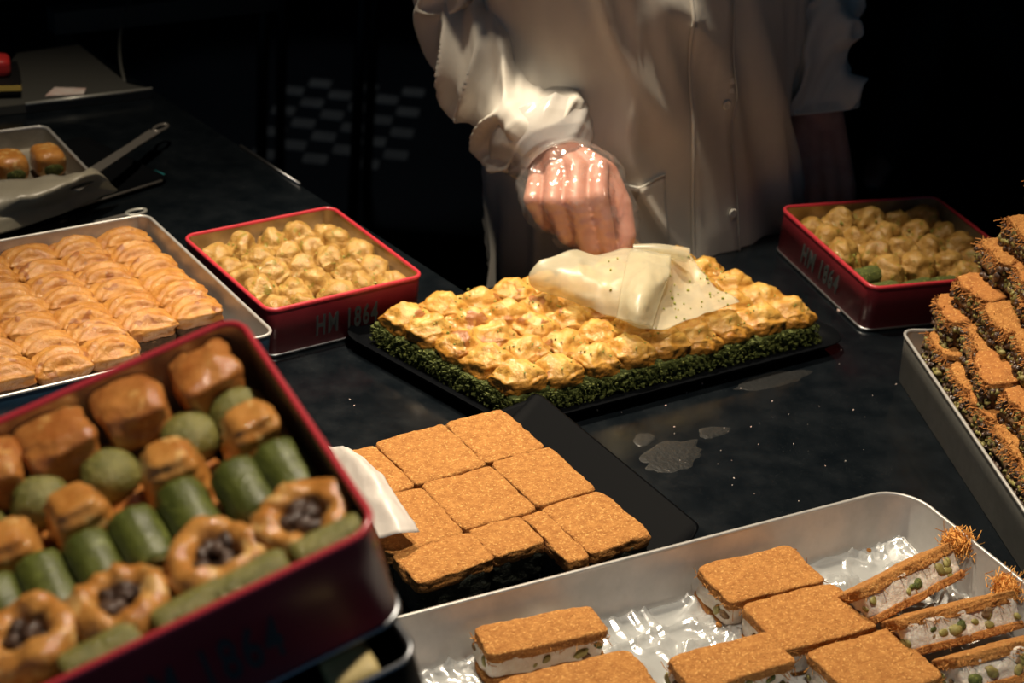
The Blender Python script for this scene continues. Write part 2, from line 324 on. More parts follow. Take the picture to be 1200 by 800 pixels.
def tray(name, mw, W, Dp, H, r, flare, outer, inner, label, cat='tray', t=.0015, lip=.002):
    o = root(name, mw, label, cat)
    part('tray_body', *loft([rrect(W-2*flare, Dp-2*flare, max(r-flare, .004), 0, 8), rrect(W, Dp, r, H, 8)], True), outer, o)
    part('lining', *loft([rrect(W-2*t, Dp-2*t, r-t, H, 8), rrect(W-2*flare-2*t, Dp-2*flare-2*t, max(r-flare-t, .004), .006, 8), rrect(W-2*flare-2*t-.008, Dp-2*flare-2*t-.008, max(r-flare-t-.003, .004), .002, 8)], False, True), inner, o)
    part('rim', *loft([rrect(W+2*a, Dp+2*a, r+a, H+b, 8) for a, b in ((0, -.002), (lip*.6, -.001), (lip*.6, .0006), (-t/2, .0012), (-t-.0004, .0004), (-t-.0004, -.0015))]), 'alu' if outer != 'black_plastic' else outer, o)
    return o
YAW2, C2 = math.radians(38), (-.2155, 1.521)
tin(frame((*C2, .001), YAW2), .172, .180, .050, 'open red tin of pistachio dusted baklava beside the blue tray')
YAW3, C3 = math.radians(22), (.4145, 1.703)
tin(frame((*C3, .001), YAW3), .200, .202, .050, 'open red tin of baklava in dim light beside the nut bar tray', 'left')
# big near tin, tipped on a stand
W1, D1, H1 = .19, .19, .06
def rodr(wv):
    a = np.linalg.norm(wv); k = wv/a; K = np.array([[0, -k[2], k[1]], [k[2], 0, -k[0]], [-k[1], k[0], 0]]); return np.eye(3)+math.sin(a)*K+(1-math.cos(a))*K@K
RM1 = rodr(np.radians(np.array([12.18, -13.33, -6.54]))) @ R3(math.radians(36)); T1 = np.array([-.1625, .6752, .2814])
MW1 = Matrix.Translation(Vector(T1)) @ Matrix(RM1.tolist()).to_4x4()
tin(MW1, W1, D1, H1, 'open red tin of mixed baklava and green rolls tipped on a black stand', 'front', r=.014)
def local1(px, py, zl):                     # pixel -> tin coordinates on the plane at height zl in the tin
    d = RM1.T @ ray(px, py); o = RM1.T @ (CAM-T1); t = (zl-o[2])/d[2]; return o+d*t
# lower tin under it
MW1b = MW1 @ Matrix.Translation((-.005, -.022, -.047))
o = root('candy_tin', MW1b, 'black tin of pale yellow candy blocks under the tipped red tin', 'tin')
part('tin_body', *loft([rrect(.19, .19, .010, 0), rrect(.19, .19, .010, .045)], True), 'black_plastic', o)
part('lining', *loft([rrect(.186, .186, .009, .045), rrect(.186, .186, .009, .003)], False, True), 'black_plastic', o)
part('rim', *loft([rrect(.19+2*a, .19+2*a, .01+a, .045+b) for a, b in ((0, -.002), (.001, 0), (-.001, .0008), (-.0025, -.001))]), 'steel_trim', o)
for i, (x, y) in enumerate(((.066, -.0775), (-.060, -.0775))):
    V, Fc, _ = lump(5, (.024, .028, .041), 12)
    b = part('candy_block', V, Fc, 'sulphur', mw=MW1b @ Matrix.Translation((x, y, .0237))); tag(b, 'pale yellow candy block standing in the lower black tin', 'candy', 'candy blocks in the lower tin')
# stand with sloped top
st = []
for (a, b) in ((-1, -1), (1, -1), (1, 1), (-1, 1)):
    p = MW1b @ Vector((a*.08, b*.075, -.0005)); st.append(np.array(p))
V = [tuple(p) for p in st]+[(p[0], p[1], 0.0) for p in st]
tag(part('display_stand', V, [(0, 1, 2, 3), (7, 6, 5, 4), (0, 4, 5, 1), (1, 5, 6, 2), (2, 6, 7, 3), (3, 7, 4, 0)], 'black_plastic', smooth=False), 'black sloped display stand holding up the stacked tins', 'stand')

def place_rc(corner, yaw, W, Dp):           # frame whose back-right rim corner sits at `corner`
    R = R3(yaw); c = np.array([corner[0], corner[1], 0])-R@np.array([W/2, Dp/2, 0]); return c
# aluminium tray with kadayif slices
YA = math.radians(31); WA, DA, HA = .50, .36, .047
ca = place_rc((.336, 1.205), YA, WA, DA)
tray('aluminium_tray', frame((ca[0], ca[1], .001), YA), WA, DA, HA, .034, .010, 'alu', 'alu', 'shallow aluminium tray of cream filled kadayif slices')
# blue tray
YB = math.radians(37); WB, DB, HB = .42, .283, .050
cb = place_rc((-.385, 1.583), YB, WB, DB)
tray('blue_tray', frame((cb[0], cb[1], .001), YB), WB, DB, HB, .012, .003, 'blue_paint', 'alu', 'blue painted tray lined with metal holding ridged golden pastries')
# right silver tray
YS = math.radians(10); WS, DS, HS = .34, .42, .050
RS = R3(YS); cs = np.array([.376, 1.486, 0])-RS@np.array([-WS/2, DS/2, 0])
tray('silver_tray', frame((cs[0], cs[1], .001), YS), WS, DS, HS, .014, .004, 'alu_dull', 'alu_dull', 'dull silver tray heaped with stacked nut kadayif bars')
# black serving plate under the baklava: a shallow dish with raised rim
Lc, Fcn, Rc = np.array([-.134, 1.443]), np.array([.007, 1.325]), np.array([.305, 1.532])
ax, bx = (Rc-Fcn), (Lc-Fcn); lenA, lenB = np.linalg.norm(ax), np.linalg.norm(bx); ax /= lenA; bx /= lenB
pc = Fcn+ax*lenA/2+bx*lenB/2
yp = math.atan2(ax[1], ax[0])
def skew(V): V = np.array(V); return np.c_[V[:, 0]*ax[0]+V[:, 1]*bx[0], V[:, 0]*ax[1]+V[:, 1]*bx[1], V[:, 2]]
o = root('serving_plate', frame((pc[0], pc[1], .0008)), 'black oblong serving plate with raised rim under the pistachio baklava', 'plate')
def pl(e, z, r): return skew(rrect(lenA+.008+2*e, lenB+.012+2*e, r, z, 8))
part('dish', *loft([pl(0, 0, .02), pl(.012, .004, .03), pl(.020, .013, .035), pl(.0212, .0135, .036), pl(.0205, .0145, .035), pl(.013, .0066, .03), pl(-.002, .003, .02)], True, True), 'black_plastic', o)
# black tray under the golden squares: flat with a tall flared right lip
YQ = math.radians(36)
QR = R3(YQ); q0 = G(586, 479, .034); 
o = root('black_tray', frame((q0[0], q0[1], .001), YQ), 'black plastic tray with flared side under the golden crumb squares', 'tray')
def bt(x0, x1, y0, y1, z, r=.012): 
    P = rrect(x1-x0, y1-y0, r, z, 6); P[:, 0] += (x0+x1)/2; P[:, 1] += (y0+y1)/2; return P
def lipz(P, lo, hi): P = P.copy(); k = np.clip((P[:, 0]-.010)/.030, 0, 1); P[:, 2] = lo+(hi-lo)*k; return P
part('tray_body', *loft([bt(-.205, .008, -.225, .004, 0), lipz(bt(-.208, .044, -.229, .008, 0, .012), .004, .034), lipz(bt(-.209, .0455, -.230, .009, 0, .012), .0046, .0350), lipz(bt(-.207, .043, -.228, .007, 0, .012), .0048, .0352), bt(-.204, .006, -.224, .003, .0025)], True, True), 'black_plastic', o)
# back-left tray and its neighbours
YD = math.radians(35); cd_ = place_rc((-.562, 1.832), YD, .30, .165)
tray('baking_tray', frame((cd_[0], cd_[1], .006), YD), .30, .165, .028, .012, .003, 'tray_worn', 'tray_worn', 'worn baking tray with green filled pastry rolls at the far left')
# ------------------------------------------------------------------ sweets: shapes
rng = np.random.default_rng(5)
def puff(seed, W, Dp, H, k=4.0, n=10, bulge=.35, amp=.0022, freq=110, skewed=False, ridges=0, pe=2.0, fine=.0006):
    V, Fc, C = lump(n, (W, Dp, H), k)
    top = np.clip(C[:, 2]*.5+.5, 0, 1)
    V[:, 2] += bulge*H*top*np.clip((1-np.abs(C[:, 0]-.12)**pe), 0, 1)*np.clip((1-np.abs(C[:, 1]-.12)**pe), 0, 1)
    V[:, 0] += .12*W*vnoise(C*1.3+seed, seed)*top; V[:, 1] += .12*Dp*vnoise(C*1.3+seed+50, seed)*top
    nrm = V/(np.linalg.norm(V, axis=1)[:, None]+1e-9)
    d = amp*fbm(V+seed*.37, freq, 3, seed)+amp*.7*ridge(V+seed*.11, freq*.9, 1, seed+3)*top
    d = d+fine*fbm(V+seed*.7, 420, 2, seed+8)
    if ridges: d = d+ridges*np.abs(np.sin((V[:, 1]+.25*V[:, 0]**2/W*4)*math.pi*3/Dp))*top
    V = V+nrm*d[:, None]; V[:, 2] -= V[:, 2].min()
    return (skew(V) if skewed else V), Fc
def crumbly(seed, W, Dp, H, k=10, n=10, amp=.0022, freq=300, skewed=False):
    V, Fc, C = lump(n, (W, Dp, H), k); nrm = C/np.linalg.norm(C, axis=1)[:, None]
    V = V+nrm*(amp*(fbm(V+seed*.31, freq, 2, seed)))[:, None]; V[:, 2] -= V[:, 2].min()
    return (skew(V) if skewed else V), Fc
def bits(n, region, size, seed, zf=None):    # many small crumbs joined in one mesh
    r = np.random.default_rng(seed); V0, F0 = cube_grid(1); parts = []
    for i in range(n):
        c = np.array([r.uniform(*region[0]), r.uniform(*region[1]), 0]); c[2] = zf(c) if zf else r.uniform(*region[2])
        s = size*r.uniform(.5, 1.3); parts.append((V0*s*r.uniform(.4, 1, 3)*(1+.3*r.normal(size=(8, 1)))@R3(r.uniform(0, 6))+c, F0))
    return join(parts)
def shreds(n, pts_fn, length, rad, seed, up=.6):   # short curved pastry threads
    r = np.random.default_rng(seed); parts = []
    for i in range(n):
        p, d = pts_fn(r); d = np.array(d)+r.normal(size=3)*.7; d /= np.linalg.norm(d); L = length*r.uniform(.5, 1.3); e = r.normal(size=3)*.35
        parts.append(tube([p-d*L*.3, p+d*L*.2+e*L*.12, p+d*L*.7+e*L*.5], rad, 3, False))
    return join(parts)
def place(name, parts, mw, label, cat, group=None):
    if len(parts) == 1 and parts[0][0] is None:
        o = link(name, parts[0][1], None, mw); return tag(o, label, cat, group)
    o = root(name, mw, label, cat, group)
    for p in parts:
        c = link(p[0], p[1], o, p[2] if len(p) > 2 and p[2] is not None else None)
        if len(p) > 3: c['kind'] = 'stuff'
    return o
T = lambda x, y, z: Matrix.Translation((x, y, z))
RZ = lambda a: Matrix.Rotation(a, 4, 'Z'); RX = lambda a: Matrix.Rotation(a, 4, 'X'); RY = lambda a: Matrix.Rotation(a, 4, 'Y')

# ---- pistachio baklava on the plate: 9 x 5 diamonds
NA, NB = 9, 5; pa, pb = lenA/NA, lenB/NB
dia = []
for s in range(7):
    nut = mkmesh('pistachio_layer', *crumbly(s, pa*1.03, pb*1.03, .019, 10, 12, .0032, 330, True), 'pistachio')
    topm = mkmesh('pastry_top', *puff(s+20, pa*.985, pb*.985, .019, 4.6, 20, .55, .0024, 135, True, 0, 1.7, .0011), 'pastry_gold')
    cr = mkmesh('pistachio_dust', *bits(8, ((-pa*.4, pa*.4), (-pb*.4, pb*.4)), .0011, s, lambda c: .0262*(1-(abs(c[0])/pa)**2.2*.9-(abs(c[1])/pb)**2.2*.9)+.0015), 'pistachio_bright', False)
    dia.append([('pistachio_layer', nut), ('pastry_top', topm, T(0, 0, .0145)), ('pistachio_dust', cr, T(0, 0, .0145), 1)])
for i in range(NA):
    for j in range(NB):
        p = Fcn+ax*(i+.5)*pa+bx*(j+.5)*pb; k = int(rng.integers(7))
        special = (i, j) == (4, 1)
        mw = T(p[0], p[1], .0045+rng.uniform(-.001, .0022)) @ RZ(rng.uniform(-.06, .06)) @ RX(rng.uniform(-.06, .06)) @ RY(rng.uniform(-.06, .06))
        b = place('baklava_piece', dia[k], mw, 'diamond of golden baklava with a whole pistachio stuck on top' if special else 'diamond of puffed golden baklava on ground pistachio on the black plate', 'baklava', 'baklava diamonds on the black plate')
        if special:
            V, Fc = ball((0, 0, 0), .0045, 4, (1, .75, 1.3)); part('pistachio', V, Fc, 'pistachio', b, mw=T(.002, -.003, .041))
# loose pistachio crumbs along the plate edge
def edge_pt(c): return .009
V1 = bits(1300, ((-lenA/2-.002, lenA/2+.004), (-lenB/2-.0035, -lenB/2+.0015), (.004, .0245)), .0014, 3)
V2 = bits(650, ((-lenA/2-.0035, -lenA/2+.001), (-lenB/2, lenB/2), (.004, .0245)), .0014, 4)
V, Fc = join([V1, V2]); tag(part('pistachio_crumbs', skew(V), Fc, 'pistachio', smooth=False, mw=T(pc[0], pc[1], 0)), 'loose ground pistachio spilled along the edge of the black plate', 'crumbs', kind='stuff')

# ---- round puffs in the two smaller tins
puffs = []
for s in range(7):
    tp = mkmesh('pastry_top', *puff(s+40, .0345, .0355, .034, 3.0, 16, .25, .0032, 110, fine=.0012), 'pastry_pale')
    d = mkmesh('pistachio_dust', *bits(26, ((-.014, .014), (-.014, .014)), .0012, s+9, lambda c: .0395*math.sqrt(max(1-(c[0]**2+c[1]**2)/.0185**2*.62, .05))), 'pistachio_bright', False)
    puffs.append([('pastry_top', tp), ('pistachio_dust', d, None, 1)])
for i in range(5):
    for j in range(5):
        x, y = (-.0630+i*.0315)+rng.uniform(-.002, .002), (-.066+j*.033)+rng.uniform(-.002, .002)
        if j == 4 and i in (0,): y -= .004
        mw = frame((*C2, .003), YAW2) @ T(x, y, .0035+rng.uniform(-.003, .005)-(.004 if j == 4 else 0)) @ RZ(rng.uniform(0, 6.28)) @ RX(rng.uniform(-.15, .15))
        place('baklava_puff', puffs[int(rng.integers(7))], mw, 'round golden baklava puff dusted with pistachio in the brightly lit red tin', 'baklava', 'baklava puffs in the bright tin')
def sarma(seed, L, r, m, n=28):
    prof = [(-.5, .35), (-.5, .8), (-.47, .95), (-.40, 1.0), (-.2, 1.02), (0, 1.0), (.2, 1.02), (.40, 1.0), (.47, .95), (.5, .8), (.5, .35)]
    V, Fc = loft([np.array([(x*L, r*q*math.cos(a), r*q*math.sin(a)) for a in np.linspace(0, 2*math.pi, n, endpoint=False)]) for x, q in prof], True, True)
    d = .0009*fbm(V+seed, 160, 3, seed)+.0004*np.sin(np.arctan2(V[:, 2], V[:, 1])*11+seed); q = np.c_[0*V[:, 0], V[:, 1], V[:, 2]]/r
    return mkmesh('roll', V+q*d[:, None], Fc, m)
def roll_things(m, L, r, seed0, kn=3):
    out = []
    for s in range(kn):
        ring = []
        V, Fc = [], []
        a = np.linspace(0, 4.5*math.pi, 40); sp = np.c_[np.full(40, L/2+.0002), r*.85*(a/a[-1])*np.cos(a+s), r*.85*(a/a[-1])*np.sin(a+s)]
        Vt, Ft = tube(sp, .0009, 4); out.append([('roll', sarma(seed0+s, L, r, m)), ('pastry_spiral', mkmesh('pastry_spiral', Vt, Ft, 'sarma_pale'))])
    return out
green_rolls = roll_things('sarma_green', .034, .0125, 5)
dark_rolls = roll_things('pistachio', .038, .0125, 15)
for i in range(5):
    for j in range(5):
        x, y = (-.073+i*.0365), (-.073+j*.0365)
        if j == 0 and i in (0, 1, 2) or (j == 1 and i == 0): continue
        mw = frame((*C3, .003), YAW3) @ T(x+rng.uniform(-.002, .002), y+rng.uniform(-.002, .002), .001+rng.uniform(-.003, .004)) @ RZ(rng.uniform(0, 6.28)) @ Matrix.Scale(1.08, 4)
        place('baklava_puff', puffs[int(rng.integers(7))], mw, 'round baklava puff in the dim red tin behind the nut bars', 'baklava', 'baklava puffs in the dim tin')
for k, (x, y, a) in enumerate(((-.070, -.040, .1), (-.068, -.075, .0), (-.028, -.076, .05), (.012, -.074, -.1))):
    place('pistachio_roll', dark_rolls[k % 3], frame((*C3, .003), YAW3) @ T(x, y, .0255) @ RZ(a+.2), 'dark green pistachio roll in the corner of the dim red tin', 'pastry roll', 'dark pistachio rolls in the dim tin')
for i in range(5):
    for j in range(2):
        pass

# ---- ridged pastries in the blue tray
strips = []
for s in range(6):
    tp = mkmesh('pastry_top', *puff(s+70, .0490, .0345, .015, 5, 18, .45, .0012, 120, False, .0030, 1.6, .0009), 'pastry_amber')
    bs = mkmesh('nut_base', *crumbly(s+80, .0484, .0338, .0225, 12, 10, .0020, 260), 'choc_nut')
    strips.append([('nut_base', bs), ('pastry_top', tp, T(0, 0, .0205))])
for i in range(7):
    for j in range(8):
        if j == 7 or (j == 6 and i < 2): continue
        x = WB/2-.012-.0245-i*.0485+rng.uniform(-.001, .001); y = DB/2-.006-.0150-j*.0338+rng.uniform(-.001, .001)
        mw = frame((cb[0], cb[1], .003), YB) @ T(x, y, rng.uniform(-.0005, .002)) @ RZ(rng.uniform(-.05, .05)) @ RX(rng.uniform(-.08, .05))
        place('ridged_pastry', strips[int(rng.integers(6))], mw, 'ridged golden pastry on a dark nut base in the blue tray', 'pastry', 'ridged pastries in the blue tray')
V, Fc = bits(60, ((WB/2-.11, WB/2-.012), (-DB/2+.008, -DB/2+.035), (.0035, .005)), .0012, 31)
tag(part('pastry_crumbs', V, Fc, 'choc_nut', smooth=False, mw=frame((cb[0], cb[1], 0), YB)), 'dark crumbs on the bare corner of the blue tray', 'crumbs', kind='stuff')

# ---- golden crumb squares on the black tray
SQW, SQD = .0605, .0720
def squares(seed, W, Dp, H=.034):
    n = 14
    V, Fc, C = lump(n, (W, Dp, .012), 14); V[:, 2] += .0010*fbm(V*1.0+seed, 40, 2, seed); nrm = C/np.linalg.norm(C, axis=1)[:, None]; V += nrm*(.0007*fbm(V+seed, 500, 2, seed+1))[:, None]
    V[:, :2] += .0028*np.c_[fbm(V+seed, 95, 3, seed+5), fbm(V+seed, 95, 3, seed+6)]
    V[:, 2] += H-.006
    cr = mkmesh('crumb_crust', V, Fc, 'kadayif')
    V, Fc = crumbly(seed, W*.97, Dp*.97, H-.008, 16, 10, .0022, 220); fl = mkmesh('dark_filling', V, Fc, 'dark_fill')
    return [('dark_filling', fl), ('crumb_crust', cr)]
COLW = [.0605, .0690, .0690]; COLX = [0, -.0605, -.1295]
YQ2 = math.radians(35)
Q0 = np.array(G(586, 479, .036)); U = np.array([math.cos(YQ2), math.sin(YQ2), 0]); Bv = np.array([math.cos(math.radians(-52.5)), math.sin(math.radians(-52.5)), 0])
def sqplace(xa, yb, parts, lab='golden crumb topped dessert square on the black plastic tray', yaw=0.0, dz=0.0):
    c = Q0+U*xa+Bv*yb; return place('crumb_square', parts, T(c[0], c[1], .0035+dz) @ RZ(YQ2+yaw) @ RX(rng.uniform(-.01, .01)), lab, 'dessert square', 'golden squares on the black tray')
for c in range(3):
    for rw in range(3):
        if rw == 2 and c > 0: continue
        sqplace(COLX[c]-COLW[c]/2, SQD*(rw+.5)+.003*c, squares(c*3+rw, COLW[c]*.99, SQD*.99), yaw=rng.uniform(-.012, .012), dz=rng.uniform(0, .0015))
sqplace(COLX[1]-COLW[1]*.655, SQD*2+SQD*.28+.004, squares(13, COLW[1]*.68, SQD*.56), 'short cut dessert square with its dark filling exposed', dz=.001)
sqplace(COLX[2]-COLW[2]*.5, SQD*2+SQD*.28+.006, squares(16, COLW[2]*.99, SQD*.56), 'short cut dessert square next to the white paper edge', dz=.0005)
sqplace(COLX[1]-COLW[1]*.155, SQD*2+SQD*.48+.004, squares(14, COLW[1]*.30, SQD*.95), 'narrow strip of golden dessert beside the exposed filling')
# ---- cream filled kadayif slices in the aluminium tray
def slice_parts(seed, L, W, H=.030, nuts=6, cream_m='cream'):
    def crust(zc, t, sd):
        V, Fc, C = lump(14, (L, W, t), 12); V[:, 2] += .0013*fbm(V+sd, 45, 2, sd); nrm = C/np.linalg.norm(C, axis=1)[:, None]
        V += nrm*(.0009*fbm(V+sd, 420, 2, sd+1))[:, None]; V[:, :2] += .0020*np.c_[fbm(V+sd, 80, 2, sd+5), fbm(V+sd, 80, 2, sd+6)]; V[:, 2] += zc; return V, Fc
    a = mkmesh('top_crust', *crust(H-.0045, .0095, seed), 'kadayif'); b = mkmesh('bottom_crust', *crust(.0035, .0065, seed+30), 'kadayif_dark')
    V, Fc, C = lump(14, (L*.965, W*.955, H-.009), 14); nrm = C/np.linalg.norm(C, axis=1)[:, None]; V += nrm*(.0020*fbm(V+seed, 130, 2, seed+7))[:, None]; V[:, 2] += .0045+(H-.009)/2
    out = [('bottom_crust', b), ('cream_filling', mkmesh('cream_filling', V, Fc, cream_m)), ('top_crust', a)]
    r = np.random.default_rng(seed)
    for k in range(nuts):
        Vn, Fn = ball((0, 0, 0), .0036*r.uniform(.6, 1.45), 4, (1.25, .9, .85)); Vn = Vn*(1+.45*fbm(Vn+k, 260, 2, k))[:, None]*np.array([1, .6, 1]); nm = mkmesh('pistachio', Vn, Fn, ('nut_green', 'nut_green', 'nut_brown', 'pistachio')[k % 4])
        if k % 3 < 2: m_ = T(L*(-.45+.9*r.uniform()), -W*.474, .0065+r.uniform(0, .0125))
        else: m_ = T(-L*.482, W*r.uniform(-.4, .4), .0075+r.uniform(0, .009)) @ RZ(1.57)
        out.append(('pistachio', nm, m_ @ RY(r.uniform(-1, 1))))
    def fn(rr):
        e = rr.integers(3)
        if e == 0: return np.array([rr.uniform(-L/2, L/2), -W/2, H-.006+rr.uniform(-.003, .003)]), (rr.normal(), -.4, -.1)
        if e == 1: return np.array([L/2*rr.choice((-1, 1)), rr.uniform(-W/2, W/2), H-.006+rr.uniform(-.003, .003)]), (0, rr.normal(), -.1)
        return np.array([rr.uniform(-L/2, L/2), -W/2, .0035+rr.uniform(-.002, .002)]), (rr.normal(), -.4, .1)
    out.append(('pastry_threads', mkmesh('pastry_threads', *shreds(130, fn, .007, .00035, seed), 'kadayif', False), None, 1))
    return out
def from_quad(px, z):
    q = [G(x, y, z) for x, y in px]; c = sum(q)/4; a = (q[1]-q[0]+q[2]-q[3])/2; b = (q[0]-q[3]+q[1]-q[2])/2
    return c, math.atan2(a[1], a[0]), np.linalg.norm(a), np.linalg.norm(b)
GA = 'cream filled slices in the aluminium tray'
ztop = .033
def kad(px, lab, seed, nuts=6, dz=0, tilt=0, shrink=.985, wd=None, yaw=None):
    c, y, L, W = from_quad(px, ztop+dz); W = wd or W; y = yaw if yaw is not None else y
    return place('kadayif_slice', slice_parts(seed, L*shrink, W*shrink, .030, nuts), T(c[0], c[1], .0035+dz) @ RZ(y) @ RX(tilt), lab, 'kadayif slice', GA)
kad([(813, 663), (922, 638), (975, 678), (855, 708)], 'rearmost kadayif square of the row of three in the aluminium tray', 1)
kad([(857, 710), (973, 682), (1037, 732), (930, 762)], 'middle kadayif square of the row of three in the aluminium tray', 2)
kad([(938, 765), (1038, 735), (1115, 790), (1010, 823)], 'front kadayif square of the row of three in the aluminium tray', 3)
kad([(768, 778), (890, 742), (945, 768), (825, 804)], 'narrow kadayif slice with cream showing beside the row of squares', 4, 8, .003, yaw=math.radians(30))
kad([(545, 738), (685, 708), (722, 738), (580, 765)], 'lone narrow kadayif slice with a big pistachio in its cream', 5, 7, .001)
kad([(575, 800), (735, 757), (780, 805), (620, 848)], 'wide kadayif slice in front of the lone narrow slice', 6)
kad([(1003, 692), (1115, 636), (1140, 652), (1036, 708)], 'tilted kadayif slice with frayed end leaning on the tray wall', 7, 14, .019, -.80, wd=.034)
kad([(1040, 724), (1185, 690), (1215, 712), (1085, 748)], 'tilted kadayif slice between two others by the tray wall', 8, 14, .016, -.72, wd=.034)
kad([(1108, 772), (1225, 742), (1250, 762), (1145, 792)], 'tilted kadayif slice with a dark filling end at the tray edge', 9, 14, .016, -.72, wd=.034)
# frayed tufts on the slice ends
for px, py, z, n_, lab in ((1124, 632, .045, 240, 'frayed tuft of orange pastry threads on the leaning slice'), (1182, 684, .042, 200, 'frayed tuft of orange pastry threads on the middle tilted slice')):
    c = G(px, py, z)
    def fn(r): return c+r.normal(size=3)*.0052*np.array([1, 1, .7])-np.array([0, 0, .003]), (.3, .3, .8)
    Vt, Ft = ball((0, 0, 0), .0085, 10, (1, 1, .8)); Vt = Vt*(1+.5*fbm(Vt+px, 330, 3, px))[:, None]+c-np.array([0, 0, .003])
    tag(part('pastry_tuft', *join([(Vt, Ft), shreds(n_*4, fn, .0065, .0004, px)]), 'kadayif_light', smooth=False), lab, 'pastry threads', kind='stuff')
# crinkled clear film in the tray
nu, nv = 180, 130; gx, gy = np.meshgrid(np.linspace(-.232, .236, nu), np.linspace(-.165, .163, nv), indexing='ij'); P = np.c_[gx.ravel(), gy.ravel(), np.zeros(nu*nv)]
P[:, 2] = .0034+.0060*np.clip(ridge(P*np.array([1, 1.7, 1]), 24, 2, 4), 0, 1)**4+.0040*np.clip(ridge(P*np.array([1.6, .8, 1])+.3, 44, 1, 8), 0, 1)**3
ed = np.clip((np.abs(gx.ravel())-.215)/.02, 0, 1)+np.clip((np.abs(gy.ravel())-.150)/.014, 0, 1); P[:, 2] += .004*ed
V, Fc = thicken(P, grid_faces(nu, nv), nu, nv, .0002)
tag(part('plastic_film', V, Fc, 'clear_film', mw=frame((ca[0], ca[1], .001), YA)), 'crinkled clear plastic film lining the aluminium tray', 'plastic film')
for k, (px, py, s) in enumerate(((686, 695, .004), (880, 690, .003), (842, 733, .003), (845, 700, .002), (1000, 625, .003), (1018, 645, .0025), (660, 700, .002), (795, 690, .002))):
    c = G(px, py, .008); V, Fc = crumbly(k+5, s*1.6, s*1.2, s*1.3, 4, 4, s*.25, 400)
    tag(part('pastry_crumb', V, Fc, 'kadayif', mw=T(c[0], c[1], .0065)), 'small orange pastry crumb on the film in the aluminium tray', 'crumb', 'crumbs in the aluminium tray')

# ---- stacked nut bars in the silver tray
def bar_parts(seed, L, W, H):
    V, Fc, C = lump(12, (W, L, H*.28), 5); nrm = C/np.linalg.norm(C, axis=1)[:, None]; V += nrm*(.0042*fbm(V+seed, 110, 3, seed)+.0008*fbm(V, 600, 2, seed))[:, None]; V[:, 2] += H*.83
    a = mkmesh('pastry_crust', V, Fc, 'kadayif_dark' if seed % 2 else 'kadayif')
    V, Fc, C = lump(14, (W*1.02, L*1.02, H*.74), 6); nrm = C/np.linalg.norm(C, axis=1)[:, None]; V += nrm*(.0042*fbm(V+seed, 170, 2, seed+2))[:, None]; V[:, 2] += H*.39
    b = mkmesh('nut_filling', V, Fc, 'nut_brown')
    r = np.random.default_rng(seed); ps = []; qs = []
    for k in range(90):
        s = r.uniform(.0014, .0036); e = r.integers(3)
        p = np.array([-W*.51, r.uniform(-L/2, L/2), 0]) if e < 2 else np.array([r.uniform(-W/2, W/2), -L*.51, 0]); p[2] = r.uniform(.04, .74)*H
        V0, F0 = cube_grid(2); (ps if k % 5 < 2 else qs).append(((V0/np.linalg.norm(V0, axis=1)[:, None]*s*r.uniform(.6, 1.3, 3)*(1+.25*r.normal(size=(len(V0), 1))))+p, F0))
    c = mkmesh('pistachio_bits', *join(ps), 'nut_green'); d = mkmesh('nut_bits', *join(qs), 'walnut_dark')
    def fn(rr): return np.array([-W*.5+rr.uniform(-.001, .004), rr.uniform(-L/2, L/2), H*rr.uniform(.60, .92)]), (-.5, 0, -.5)
    t = mkmesh('pastry_threads', *shreds(150, fn, .008, .00045, seed), 'kadayif_dark', False)
    return [('nut_filling', b), ('pastry_crust', a), ('pistachio_bits', c, None, 1), ('nut_bits', d, None, 1), ('pastry_threads', t, None, 1)]
bl, bw, bh = .056, .036, .032
bars = [bar_parts(200+s*3, bl*.97, bw*.97, bh) for s in range(5)]
NLAY = 7
for lay in range(NLAY):
    xl = max(0, lay-1)*.0165+(.008, .0, -.009)[min(lay, 2)]; nc = int((.250-xl)/bw); nr = int((DS-.034)/bl)
    for j in range(nc):
        for k in range(nr):
            if not (j < 2 or j == nc-1 or k in (0, nr-1) or lay == NLAY-1): continue        # the inside of the heap shows nowhere
            low = lay < 2
            x = -WS/2+.012+bw*(j+.5)+xl+(rng.uniform(-.001, .001) if low else rng.uniform(-.005, .005)); y = DS/2-.014-bl*(k+.5)-(lay % 2)*.014+.003*math.sin(3*k+lay)
            mw = frame((cs[0], cs[1], .0045+lay*bh*.985), YS) @ T(x, y, 0) @ RZ(rng.uniform(-.06, .06) if low else rng.uniform(-.24, .24)) @ RY(rng.uniform(-.04, .04) if low else rng.uniform(-.22, .04)) @ RX(rng.uniform(-.06, .06))
            place('nut_bar', bars[int(rng.integers(5))], mw, 'crumbly kadayif bar packed with nuts stacked in the silver tray', 'nut bar', 'stacked nut bars in the silver tray')

# ---- mixed sweets in the big tipped tin
GB = 'sweets in the tipped tin'
sqb = []
for s in range(4):
    tp = mkmesh('pastry_top', *puff(s+90, .034, .037, .022, 7, 18, .22, .0013, 90, fine=.0006), 'pastry_brown'); bs = mkmesh('nut_base', *crumbly(s+95, .032, .034, .016, 9, 8, .0012, 200), 'choc_nut')
    sqb.append([('nut_base', bs), ('pastry_top', tp, T(0, 0, .012))])
prismp = []
for s in range(4):
    V, Fc, C = lump(14, (.036, .034, .032), 4.5); V[:, 0] *= 1-.33*np.clip(C[:, 2]*.5+.5, 0, 1); V[:, 1] *= 1-.28*np.clip(C[:, 2]*.5+.5, 0, 1)
    nrm = C/np.linalg.norm(C, axis=1)[:, None]; V += nrm*(.0016*fbm(V+s, 90, 3, s+60)+.0008*np.sin(V[:, 2]*900)*(np.abs(C[:, 1]) > .6))[:, None]; V[:, 2] -= V[:, 2].min()
    prismp.append([(None, mkmesh('pastry_parcel', V, Fc, 'pastry_orange'))])
ballp = []
